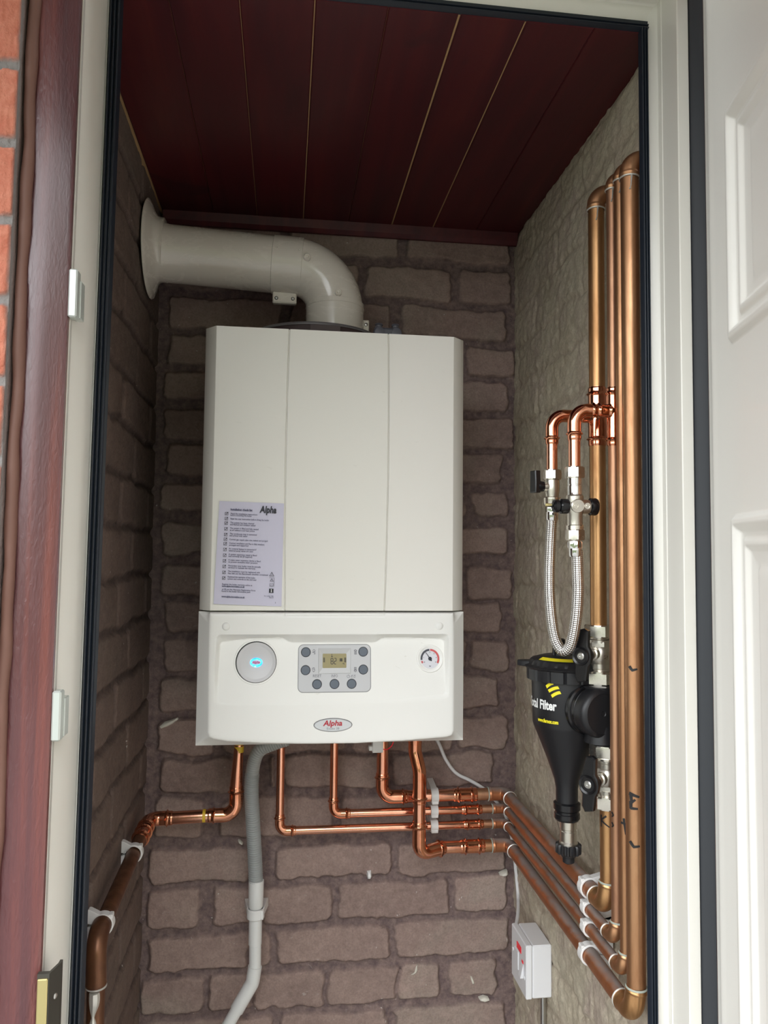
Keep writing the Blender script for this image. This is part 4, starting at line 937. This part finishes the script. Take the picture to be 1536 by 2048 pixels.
# ------------------------------------------------------------------ pipe clips
def pclip(name, label, c, axis, tow, r, dist, w, group, gap=40):
    """axis: pipe direction; tow: unit vector towards the wall; dist: centre to wall"""
    a = Vector(axis).normalized(); t_ = Vector(tow).normalized(); s_ = a.cross(t_).normalized(); c = Vector(c)
    th = thing(name, label, 'pipe clip', c+t_*dist, group); m = MB(); n = 30; ro, ri = r+.0032, r+.0004
    P = [(ro*math.cos(math.radians(x)), ro*math.sin(math.radians(x))) for x in np.linspace(10, 350, n)]; Pi = [(ri*math.cos(math.radians(x)), ri*math.sin(math.radians(x))) for x in np.linspace(350, 10, n)]
    m.prism(P+Pi, c-a*w/2, t_, s_, a*w, .0005); m.build('clip_band', m_clip, th)
    m = MB(); b = ro+.003
    for sg in (1,-1):
        m.prism([(dist-.0005, -sg*b*1.15), (dist-.003, -sg*b*1.15), (r*.45, -sg*(ro-.0004)), (r*.1, -sg*(ro-.0008)), (ro*.98, -sg*.0005), (dist-.003, -sg*.002), (dist-.0005, -sg*.002)], c-a*w*.42, t_, s_, a*w*.84, .0004)
    m.build('clip_base', m_clip, th)
    m = MB(); e = c+s_*(-ro*.72)-t_*(ro*.70); m.box((-.0028,-.0028,-w*.46), (.0028,.0028,w*.46), .001)
    M3 = Matrix((s_, t_, a)).transposed(); m.v = [tuple(e+M3 @ Vector(v)) for v in m.v]; m.build('clip_latch', m_clip, th); return th
gr = 'white pipe clips on the right wall'; Yc = PX(1178, 1750, XW).y-.01
def zrun(z0, z1, Y0, Y1, Y): return z1+(z0-z1)*(Y-Y1)/(Y0-Y1)
for lab, r, z0, z1, Yf in (('white clip on the thick pipe, uppermost of the right wall clips', .011, zA[0], zfA, V1L[1]), ('small white clip second from top on the right wall, on a thin pipe', .0075, zB, zfB, V2[1]), ('small white clip third from top on the right wall, on a thin pipe', .0075, zC, zfC, V3[1]), ('white clip on the thick pipe, lowest of the right wall clips', .011, zD, zfD, V4[1])):
    pclip('pipe_clip', lab, (XW, Yc+.012, zrun(z0, z1, YP, Yf, Yc+.012)), (0,1,0), (1,0,0), r, XR-XW, .013, gr)
gr = 'white pipe clips on the back wall'; xc = pxX(868)
for lab, r, z in (('white clip on the back wall pipes, uppermost of three right of the crossing pipe', .011, zA[0]), ('white clip on the back wall pipes, middle of three right of the crossing pipe', .0075, zB), ('white clip on the back wall pipes, lowest of three right of the crossing pipe', .0075, zC)):
    pclip('pipe_clip', lab, (xc, YP, z), (1,0,0), (0,1,0), r, YB-YP, .014, gr)
gr = 'white pipe clips on the left wall'
for lab, px_, py_ in (('white clip on the left wall pipe, nearer the rear corner', 268, 1700), ('white clip on the left wall pipe, nearer the door frame', 207, 1822)):
    y = PX(px_, py_, XG).y; pclip('pipe_clip', lab, (XG, y, zrun(zw0, zw1, YG2-.09, Yf2+.05, y)), (0,-1,0), (-1,0,0), .011, XG-XL, .013, gr)

# ------------------------------------------------------------------ magnetic filter and its two valves
TX, TY = .421, .990; bX, bY = .395, 1.045; ZT = PX(1201, 1422, .421).z
def ZP(px, py): return PY(px, py, bY).z
def ZF(px, py): return PY(px, py, bY-.046).z
filt = thing('magnetic_filter', 'black cone-bottomed filter canister on the right wall pipework, white and yellow lettering', 'filter', (bX, bY, ZP(1137,1715)))
z0, z1, z2, z3 = ZF(1131,1366), PY(1131,1457,bY-.02).z, ZP(1131,1575), ZP(1133,1608)
MB().lathe((bX,bY,0), (0,0,1), [(.0150,z3-.001),(.0152,z2),(.0175,z2+.012),(.028,z2+.042),(.0455,z1),(.0468,z1+.004),(.0482,z0-.008),(.0482,z0+.01)], 56).build('canister', m_black, filt, sharp=25)
m = MB(); zc0, zc1, zc2, zc3 = ZF(1131,1368), ZF(1131,1344), ZF(1131,1337), ZF(1131,1326)
P = []; n = 144
for (r, z) in ((.0495,zc0),(.0548,zc0),(.0552,zc1-.001),(.0575,zc1),(.0585,zc1+.002),(.0575,zc2-.002),(.0530,zc2),(.0505,zc3-.002),(.048,zc3),(.034,zc3+.004),(.012,zc3+.006)):
    ring = []
    for k in range(n+1):
        a = 2*PI*k/n; rr = r-(.0022 if (zc0-1e-4 <= z <= zc1 and k % 9 == 0) else 0)-(.0016 if (zc2 < z < zc3 and k % 6 < 2) else 0); ring.append((bX+rr*math.cos(a), bY+rr*math.sin(a), z))
    P.append(ring)
m.grid(P); m.lathe((bX,bY,zc3+.004), (0,0,1), [(.013,0),(.012,.003),(.001,.003)], 24); m.build('ribbed_lid', m_black, filt, sharp=40)
a = Vector((-.86,.30,0)).normalized(); m = MB(); m.prism([(.050,-.010),(.060,-.008),(.068,-.002),(.068,.002),(.060,.008),(.050,.010)], (bX,bY,zc1), a, a.cross(Vector((0,0,1))), (0,0,.008), .001); m.build('lid_lug', m_black, filt)
MB().lathe((bX-.012,bY-.004,zc3+.003), (0,0,1), [(.0095,0),(.0092,.012),(.0088,.014),(.0085,.024),(.006,.0255)], 24).build('vent_cap', m_blackgloss, filt, sharp=30)
P = []
for k in range(25):
    a_ = math.radians(198+k*3.6); P.append([(bX+r*math.cos(a_), bY+r*math.sin(a_), zc3+.0009+h) for r, h in ((.0475,-.0002),(.0405,.0030))])
MB().grid(P).build('yellow_arc', m_yellow, filt, smooth=False)
MB().lathe((bX,bY,z3), (0,0,-1), [(.0155,-.004),(.0185,-.002),(.0185,.006),(.0165,.008),(.0165,.011),(.0175,.012),(.0178,.018),(.0160,.021),(.012,.0215)], 36).build('neck_rings', m_blackgloss, filt, sharp=30)
zd0, zd1 = ZP(1138,1638), ZP(1138,1688)
dv = MB().lathe((bX+.002,bY,zd0+.004), (0,0,-1), [(.0112,0),(.0112,.016),(.0104,.017),(.0104,.019),(.0112,.020),(.0112,zd0+.004-zd1-.005),(.0128,zd0+.004-zd1-.003),(.0128,zd0+.004-zd1)], 32).build('drain_valve', m_cast, filt, sharp=30)
P = []
for z, rr in ((zd1+.001,.0165),(zd1-.0005,.0178),(zd1-.0105,.0178),(zd1-.012,.0165)):
    P.append([(bX+.002+(rr-(.0022 if k % 4 < 2 else 0))*math.cos(2*PI*k/56), bY+(rr-(.0022 if k % 4 < 2 else 0))*math.sin(2*PI*k/56), z) for k in range(57)])
m = MB().grid(P[::-1]); m.add(P[-1][:-1], [tuple(range(56))[::-1]]); m.add(P[0][:-1], [tuple(range(56))]); m.lathe((bX+.002,bY,zd1-.010), (0,0,-1), [(.0105,0),(.0100,.006),(.0085,.007),(.0080,.014),(.005,.016)], 24); m.build('drain_cap', m_black, dv, sharp=30)
# lettering wrapped round the canister
def wrap(az0, zc, r): return lambda x, y, z: Vector((bX+r*math.sin(az0+x/r), bY-r*math.cos(az0+x/r), zc+y))
azv = math.atan2(-bX, bY)                                        # azimuth of the camera side: measured from -Y towards +X
def azpx(px): return azv+math.asin(max(-1, min(1, (px-1131)/65)))
text_into(T := MB(), 'Total Filter', .0170, wrap(azpx(1114)-.058/.0485, ZF(1100,1424), .0485), bold=.035, width=.058); T.build('lettering', m_white_ink, filt, smooth=False, label='white lettering')
text_into(T := MB(), 'www.fernox.com', .0068, wrap(azpx(1117)-.0335/.0482, ZF(1110,1451), .0483), bold=.05, width=.0335); T.build('lettering', m_yellow, filt, smooth=False, label='yellow web address')
T = MB(); f_ = wrap(azpx(1107), ZF(1109,1382), .0485)
for (x0, w_, dy) in ((-.0110,.0100,.0030),(-.0075,.0145,-.0022),(-.0030,.0125,-.0085)):
    top_ = [(x0+w_*t_, dy+.0012+.0030*math.sin(t_*1.9)+.0034*t_, 0) for t_ in np.linspace(0,1,9)]; bot_ = [(p_[0]+.0022, p_[1]-.0036, 0) for p_ in top_]
    T.grid([[f_(*p_), f_(*q_)] for p_, q_ in zip(bot_, top_)])
T.build('emblem', m_yellow, filt, smooth=False, label='yellow striped emblem')
# side connection to the pipe
u = Vector((.28, -.96, 0)).normalized(); o = Vector((bX, bY, ZT))
m = MB().lathe(o+u*.040, u, [(.0305,0),(.0335,.002),(.0335,.007),(.0300,.009),(.0300,.012),(.0318,.013),(.0318,.017),(.0290,.019),(.0300,.024)], 48); m.build('collar', m_blackgloss, filt, sharp=30)
m = MB().lathe(o+u*.035, u, [(.0300,-.01),(.0318,.030),(.0325,.036),(.0318,.0395),(.0298,.0420),(.0262,.0436),(.0255,.0430),(.004,.0436),(.003,.0428),(.0005,.0428)], 48); m.build('tee_housing', m_black, filt, sharp=30)
# each socket is a separate moulded stub
zs0, zs1 = PX(1201,1372,TX).z, PX(1205,1486,TX).z
MB().lathe((TX,TY+.002,ZT), (0,0,1), [(.0190,.018),(.0200,.026),(.0215,zs0-ZT),(.0175,zs0-ZT+.001)], 24).build('pipe_socket', m_black, filt, sharp=30)
MB().lathe((TX,TY,ZT), (0,0,-1), [(.0190,.018),(.0200,.026),(.0215,ZT-zs1),(.0175,ZT-zs1+.001)], 24).build('pipe_socket', m_black, filt, sharp=30)

def butterfly(parent, c, a, wing=.034):
    a = Vector(a).normalized(); s_ = a.cross(Vector((0,0,1))).normalized(); zv_ = Vector((0,0,1)); c = Vector(c)
    pts = [(-.0125,.008),(-.0095,.013),(-.0100,wing-.001),(-.0045,wing+.002),(.0030,wing),(.0085,.013),(.0120,.008),(.0130,0),(.0120,-.008),(.0085,-.013),(.0090,-wing+.006),(.0050,-wing-.001),(-.0065,-wing+.002),(-.0090,-.013),(-.0125,-.008),(-.0140,0)]
    m = MB().prism(pts, c-a*.004, s_, zv_, a*.009, .0016); m.lathe(c-a*.016, a, [(.0085,0),(.0105,.004),(.0115,.016),(.0125,.020),(.0115,.0225),(.0090,.0215),(.0085,.0205)], 28)
    h = m.build('butterfly_handle', m_blackgloss, parent, sharp=35)
    MB().lathe(c+a*.0035, a, [(.0050,0),(.0050,.0022),(.0038,.0032),(.0012,.0032),(.0010,.002)], 20).build('handle_screw', m_steel, h); return h
def bigvalve(name, label, X, Y, zt, zb, flip, hz_, adir):
    """compression nut at one end, union nut at the filter end"""
    t = thing(name, label, 'valve', (X, Y, min(zt, zb)), 'ball valves on either side of the filter'); s = -1 if not flip else 1; A0 = Vector((0,0,s)); o = Vector((X, Y, zt)); L = abs(zt-zb)
    MB().hexnut(o, A0, .0200, .0165).build('compression_nut', m_nickel, t, sharp=20)
    m = MB().lathe(o+A0*.014, A0, [(.0125,0),(.0125,.005),(.0150,.006),(.0150,.010)], 32); m.hexnut(o+A0*.021, A0, .0160, .009)
    m.lathe(o+A0*.028, A0, [(.0130,0),(.0158,.004),(.0168,.010),(.0168,.016),(.0150,.022),(.0132,.024),(.0132,.030),(.0142,.031),(.0142,L-.046),(.0160,L-.045),(.0150,L-.040)], 36)
    ad = Vector(adir).normalized(); zc = hz_; m.lathe((X, Y, zc), ad, [(.0085,.010),(.0085,.022),(.0065,.023),(.0065,.036)], 20)
    m.build('valve_body', m_cast, t, sharp=30)
    MB().lathe(o+A0*(L-.019), A0, [(.0170,0),(.0212,.001),(.0212,.0035)], 32).build('union_collar', m_nickel, t, sharp=30)
    MB().hexnut(o+A0*(L-.0165), A0, .0225, .0165).build('union_nut', m_nickel, t, sharp=20)
    tx = MB()
    r = .0171; az = math.atan2(-X, Y)+.35
    text_into(tx, '22', .0065, lambda x, y, z: Vector((X+r*math.sin(az+x/r), Y-r*math.cos(az+x/r), o.z+s*.044+y)), bold=.04); tx.build('cast_marks', m_nickel, t, smooth=False)
    butterfly(t, Vector((X, Y, zc))+ad*.048, ad); return t
yv = PX(1198,1310,V1[0]).y
bigvalve('ball_valve', 'nickel valve with black butterfly handle, directly above the black filter', V1[0], V1[1]-.002, zv, PX(1200,1370,TX).z, False, PX(1198,1308,V1[0]).z+.002, (-.76,-.65,0))
bigvalve('ball_valve', 'nickel valve with black butterfly handle, directly below the black filter', V1L[0], V1L[1]+.004, PX(1213,1614,.425).z, PX(1205,1487,TX).z, True, PX(1210,1550,V1L[0]).z, (-.76,-.65,0))

# ------------------------------------------------------------------ filling loop: two small valves and a braided hose
Xa, Ya, Xb, Yb_ = tx1, V1[1], tx2, V2[1]
def za(py): return PY(1104, py, Ya).z
def zb(py): return PY(1151, py, Yb_).z
t = thing('filling_valve', 'small nickel valve with black lever, left-hand of the pair above the braided hose', 'valve', (Xa, Ya, za(1015)), 'small valves above the braided hose'); D = Vector((0,0,-1))
MB().hexnut((Xa,Ya,za(940)), D, .0128, za(940)-za(960)).build('compression_nut', m_nickel, t, sharp=20)
m = MB().lathe((Xa,Ya,za(958)), D, [(.0085,0),(.0098,.002),(.0102,.010),(.0102,.016),(.0090,.022),(.0088,za(958)-za(997))], 28); m.lathe((Xa,Ya,za(974)), (-1,-.15,0), [(.0072,.004),(.0066,.014),(.0060,.016)], 20); m.build('valve_body', m_cast, t, sharp=30)
MB().lathe((Xa,Ya,za(994)), D, [(.0100,0),(.0118,.0015),(.0118,.009),(.0100,.0125),(.0080,.0130)], 28).build('lower_collar', m_nickel, t, sharp=30)
c = Vector((Xa-.0215, Ya-.003, za(968))); m = MB().lathe(c+Vector((.008,0,-.004)), (-1,-.1,0), [(.0068,0),(.0075,.004),(.0075,.009)], 20)
m.prism([(-.0065,-.013),(.0065,-.013),(.0070,.0),(.0060,.017),(-.0060,.017)], c+Vector((.0005,0,0)), (.35,-.93,0), (0,0,1), (-.0088,-.0033,0), .0012); m.build('lever', m_blackgloss, t)
t = thing('filling_valve', 'nickel cross-bodied check valve with black caps, right-hand of the pair above the braided hose', 'valve', (Xb, Yb_, zb(1080)), 'small valves above the braided hose')
MB().hexnut((Xb,Yb_,zb(934)), D, .0128, zb(934)-zb(957)).build('compression_nut', m_nickel, t, sharp=20)
L1 = zb(955)-zb(992); MB().lathe((Xb,Yb_,zb(955)), D, [(.0092,0),(.0092,L1*.38),(.0088,L1*.40),(.0088,L1*.46),(.0092,L1*.48),(.0092,L1*.92),(.0100,L1)], 32).build('check_cartridge', m_chrome, t, sharp=30)
m = MB().lathe((Xb,Yb_,zb(990)), D, [(.0098,0),(.0112,.002),(.0112,.022),(.0098,.026),(.0098,zb(990)-zb(1052))], 28); L2 = .016
m.lathe((Xb-.012,Yb_,zb(1013)), (1,0,0), [(.0084,0),(.0092,.002),(.0092,.026),(.0084,.034)], 24); m.lathe((Xb,Yb_,zb(1013)), (0,-1,0), [(.0090,0),(.0090,.0118),(.0080,.0125)], 24); m.build('valve_body', m_cast, t, sharp=30)
for dx in (-.0035, .0120): MB().lathe((Xb+dx,Yb_-.0088,zb(1013)), (0,-1,0), [(.0040,.002),(.0040,.0045),(.0030,.0045),(.0030,.0035),(.0016,.0035),(.0016,.0045),(.0005,.0045)], 20).build('cast_ring', m_nickel, t)
MB().lathe((Xb+.019,Yb_,zb(1013)), (1,0,0), [(.0090,0),(.0112,.0015),(.0116,.008),(.0105,.0105),(.004,.0110)], 28).build('test_cap', m_blackgloss, t, sharp=30)
m = MB().lathe((Xb-.009,Yb_,zb(1013)), (-1,0,0), [(.0092,0),(.0098,.002),(.0098,.010),(.0085,.0115),(.0060,.0120),(.0060,.016)], 28); m.lathe((Xb-.022,Yb_,zb(1013)), (-1,-.15,0), [(.0075,0),(.0085,.0015),(.0080,.006),(.0040,.0085),(.0018,.0085),(.0016,.016)], 24); m.build('isolating_lever', m_blackgloss, t, sharp=30)
MB().lathe((Xb-.040,Yb_-.003,zb(1011)), (1,.12,0), [(.0018,0),(.0022,.001),(.0018,.008)], 10).build('brass_pin', m_brass, t)
MB().lathe((Xb,Yb_,zb(1050)), D, [(.0100,0),(.0112,.001),(.0112,.006),(.0104,.007)], 28).build('seat_collar', m_nickel, t, sharp=30)
MB().hexnut((Xb,Yb_,zb(1059)), D, .0124, zb(1059)-zb(1081)).build('lower_nut', m_nickel, t, sharp=20)
hose = thing('braided_hose', 'stainless braided flexible hose hanging in a U between the two small valves', 'hose', ((Xa+Xb)/2, Ya, za(1310)))
zh0, zh1 = za(1012), zb(1080)
pts = [(Xa,Ya,za(1028))]
for px_, py_, f in ((1101,1090,.0),(1099,1150,.03),(1100,1200,.08),(1105,1250,.2),(1113,1285,.38),(1127,1302,.55),(1142,1288,.72),(1152,1240,.88),(1156,1185,.97),(1155,1140,1.0)):
    Y = Ya+(Yb_-Ya)*f; p = PY(px_, py_, Y); pts.append(tuple(p))
pts.append((PY(1154,1103,Yb_).x, Yb_, zb(1100))); hp_ = catmull(pts, 14)
MB().tube(hp_, .0072, 28).build('braided_sleeve', m_braid, hose)
m = MB().hexnut((Xa,Ya,za(1012)), D, .0092, .0085); m.lathe((Xa,Ya,za(1024)), D, [(.0080,0),(.0083,.002),(.0083,.010),(.0074,.012)], 24); m.build('ferrule', m_chrome, hose, sharp=25)
m = MB().hexnut((Xb,Yb_,zb(1082)), D, .0092, .0100); m.lathe((Xb+.0005,Yb_,zb(1095)), D, [(.0080,0),(.0083,.002),(.0083,.010),(.0074,.012)], 24); m.build('ferrule', m_chrome, hose, sharp=25)

# ------------------------------------------------------------------ condensate drain
YW = 1.432
dr = thing('condensate_pipe', 'grey ribbed condensate hose joining a white waste pipe under the boiler', 'drain pipe', tuple(PY(510,1800,YW)))
pts = [PY(575,1478,1.385), PY(548,1487,1.388), PY(520,1500,1.392), PY(508,1525,1.398), PY(503,1570,1.405), PY(505,1630,1.415), PY(509,1700,1.425), PY(512,1768,YW)]
P, Sx = resample(catmull(pts, 16), .00048); R_ = [.0118+(.0013 if s > .10 else .0004)*math.sin(2*PI*s/.0042) for s in Sx]
MB().tube(P, R_, 22).build('corrugated_hose', m_corr, dr)
zz = lambda py, px=511: PY(px, py, YW).z; xw = PY(512,1790,YW).x; xw2 = PY(510,1935,YW).x
MB().lathe((xw,YW,zz(1760)), D, [(.0126,0),(.0137,.0006),(.0137,.020),(.0132,zz(1760)-zz(1812)),(.0110,zz(1760)-zz(1816))], 32).build('reducer_sleeve', m_waste, dr, sharp=40)
MB().tube([(xw,YW,zz(1810)),(xw2,YW,zz(1940))], .01075, 28).build('waste_pipe', m_waste, dr)
MB().lathe((xw,YW,zz(1830)), D, [(.0112,0),(.0118,.001),(.0118,zz(1830)-zz(1888)),(.0108,zz(1830)-zz(1889))], 28).build('socket', m_waste, dr, sharp=30)
q = PY(455,2052,YW-.004); q0 = PY(505,1965,YW); ex = (q-q0).normalized()
k = fillet([(xw2,YW,zz(1932)), tuple(q0), tuple(q0+ex*.052)], .020, 12)
MB().tube(k, .0124, 28).build('bend_socket', m_waste, dr); MB().tube([q0+ex*.046, q0+ex*((XL+.001-q0.x)/ex.x)], .01075, 28).build('waste_pipe', m_waste, dr)
pclip('pipe_clip', 'white clip holding the vertical waste pipe to the back wall', (xw,YW,zz(1825)), (0,0,1), (0,1,0), .0126, YB-YW, .017, 'waste pipe clip')

# ------------------------------------------------------------------ white cable and switch box
YQ = 1.466
pts = [PY(868,1470,1.44), PY(879,1490,1.455), PY(892,1520,1.46), PY(912,1546,YQ), PY(942,1562,YQ), PY(968,1578,YQ), PY(990,1600,YQ), PY(1008,1625,YQ), PY(1020,1660,YQ), PY(1027,1700,YQ), PY(1032,1745,YQ-.004), PY(1036,1790,1.452), PY(1036,1825,1.40), PY(1031,1858,1.345)]
tag(MB().tube(catmull(pts, 10), .0033, 12).build('cable', m_cable), 'thin white cable dropping from the boiler behind the pipes to the switch box', 'cable')
SX, SY0, SY1, SZ0, SZ1 = .4075, 1.267, 1.349, .771, .858
box = thing('switch_box', 'white surface-mounted fused switch with red neon, low on the right wall', 'switch', (XR, (SY0+SY1)/2, SZ0))
MB().box((SX+.0115, SY0+.0006, SZ0+.0006), (XR-.0005, SY1-.0006, SZ1-.0006), .002).build('back_box', m_boxpl, box)
MB().box((SX, SY0, SZ0), (SX+.0108, SY1, SZ1), .0016).build('face_plate', m_boxpl, box)
MB().box((SX-.0009, SY0+.026, SZ1-.026), (SX+.001, SY0+.050, SZ1-.015), .0006).build('neon', m_neon, box, label='red neon lens')
m = MB(); zc = (SZ0+SZ1)/2; m.prism([(0,.011),(-.0008,.011),(-.0060,-.009),(-.0060,-.011),(0,-.011)], (SX-.0002, SY0+.012, zc-.004), (1,0,0), (0,0,1), (0,.011,0), .0003); rk = m.build('rocker_switch', m_boxpl, box)
MB().box((SX-.0012, SY0+.014, zc+.0075), (SX-.0002, SY0+.021, zc+.0115)).build('red_flash', m_neon, rk, smooth=False)
m = MB(); m.box((SX-.0016, SY0+.040, zc-.016), (SX+.001, SY0+.062, zc+.014), .0008); m.build('fuse_carrier', m_boxpl, box)
for y_, z_ in ((SY0+.008, zc-.012), (SY1-.010, zc+.004)): MB().lathe((SX-.0001, y_, z_), (-1,0,0), [(.0032,0),(.0030,.0010),(.0008,.0012)], 16).build('screw_cover', m_boxpl, box)
cd = tag(MB().tube([(XR-.008, PX(1086,2030,XR-.008).y, SZ0+.004), (XR-.008, PX(1086,2030,XR-.008).y, .002)], .0048, 14).build('metal_conduit', m_steel), 'thin grey metal conduit running down the right wall below the switch box', 'conduit')

# ------------------------------------------------------------------ bits left on the walls
def chip(name, label, cat, outline, mat, lift=.0035, Y=YB, grp=None):
    pts = [PY(x, y, Y) for x, y in outline]; c = sum(pts, Vector())/len(pts); m = MB()
    r1 = [Vector((p.x, Y-.0002, p.z)) for p in pts]; r0 = [Vector((p.x, Y+.0085, p.z)) for p in pts]; r2 = [c.lerp(p, .55)+Vector((0, Y-lift-c.y, 0)) for p in pts]; n = len(pts)
    m.add(r0+r1+r2+[Vector((c.x, Y-lift*1.15, c.z))], [(i, n+i, n+(i+1)%n, (i+1)%n) for i in range(n)]+[(n+i, 2*n+i, 2*n+(i+1)%n, n+(i+1)%n) for i in range(n)]+[(2*n+i, 3*n, 2*n+(i+1)%n) for i in range(n)])
    return tag(m.build(name, mat, None, sharp=50), label, cat, grp)
chip('wall_plug', 'stubby white wall plug in the mortar, below the middle of the copper pipes', 'wall plug', [(734,1742),(742,1740),(744,1750),(741,1758),(735,1758),(733,1750)], m_clip, .007)
chip('plaster_chip', 'white chip on the back wall near the right corner, below the pipes', 'plaster chip', [(999,1748),(1004,1745),(1010,1742),(1015,1741),(1017,1748),(1012,1752),(1005,1752),(1000,1751)], m_plaster, .006)
chip('paint_smear', 'long white smear on the back wall, left of the lower boiler corner', 'paint smear', [(319,1453),(328,1445),(342,1441),(354,1436),(356,1439),(346,1447),(334,1453),(322,1457)], m_plaster)
chip('paint_fleck', 'short cream streak on a lower brick, just left of the switch box', 'paint fleck', [(940,1952),(944,1953),(948,1962),(949,1968),(945,1968),(942,1960)], m_plaster)
chip('plaster_blob', 'cream blob in the mortar joint, lowest mark on the back wall', 'plaster blob', [(958,1998),(968,1994),(978,1997),(979,2001),(970,2004),(961,2002)], m_plaster)
chip('paint_drip', 'thin cream drip on a lower brick in the middle of the back wall', 'paint drip', [(832,1934),(835,1930),(835,1940),(832,1946),(826,1950),(822,1950),(829,1945)], m_plaster, .002)
chip('tape_scrap', 'small pale scrap on the back wall, left of the ribbed hose', 'scrap', [(476,1681),(480,1682),(486,1688),(484,1690),(478,1687)], m_plaster, .003)

# ------------------------------------------------------------------ camera, daylight, colour management
cd_ = bpy.data.cameras.new('camera'); cam = bpy.data.objects.new('camera', cd_); COL.objects.link(cam)
cam.matrix_world = Matrix(((RT[0], UP[0], -FW[0], CAM[0]), (RT[1], UP[1], -FW[1], CAM[1]), (RT[2], UP[2], -FW[2], CAM[2]), (0,0,0,1)))
cd_.sensor_fit = 'HORIZONTAL'; cd_.sensor_width = 36; cd_.lens = 36*F/1536; cd_.clip_start = .01
bpy.context.scene.camera = cam
w = bpy.data.worlds.new('overcast_garden'); bpy.context.scene.world = w; w.use_nodes = True; nt = w.node_tree; bg = nt.nodes['Background']
tc = nt.nodes.new('ShaderNodeTexCoord'); spn = nt.nodes.new('ShaderNodeSeparateXYZ'); nt.links.new(tc.outputs['Generated'], spn.inputs[0])
nz = nt.nodes.new('ShaderNodeTexNoise'); nz.inputs['Scale'].default_value = 5; nz.inputs['Detail'].default_value = 4; nt.links.new(tc.outputs['Generated'], nz.inputs['Vector'])
def wmath(op, a, b=0.0, c=0.0, clamp=False):
    n = nt.nodes.new('ShaderNodeMath'); n.operation = op; n.use_clamp = clamp
    for k, v in enumerate((a, b, c)):
        if isinstance(v, (int, float)): n.inputs[k].default_value = v
        else: nt.links.new(v, n.inputs[k])
    return n.outputs[0]
# made-up dark hedge band on the right shapes the light; open sky left
open_left = wmath('MULTIPLY', wmath('SUBTRACT', -.04, spn.outputs['X']), 6.0, clamp=True)
top = wmath('MULTIPLY_ADD', open_left, -.30, .33)
fac = wmath('MULTIPLY', wmath('SUBTRACT', wmath('MULTIPLY_ADD', wmath('SUBTRACT', nz.outputs['Fac'], .5), .16, spn.outputs['Z']), top), 9.0, clamp=True)
mx = nt.nodes.new('ShaderNodeMix'); mx.data_type = 'RGBA'; nt.links.new(fac, mx.inputs[0]); mx.inputs[6].default_value = (.075,.09,.055,1); mx.inputs[7].default_value = (.94,.97,1.0,1)
nt.links.new(mx.outputs[2], bg.inputs['Color']); nt.links.new(wmath('MULTIPLY_ADD', wmath('MAXIMUM', spn.outputs['Z'], 0.0), 1.2, 1.6), bg.inputs['Strength'])
sc = bpy.context.scene; vs_ = sc.view_settings; vs_.view_transform = 'Standard'; vs_.look = 'None'; vs_.gamma = 1; vs_.use_curve_mapping = False; vs_.exposure = 1.53
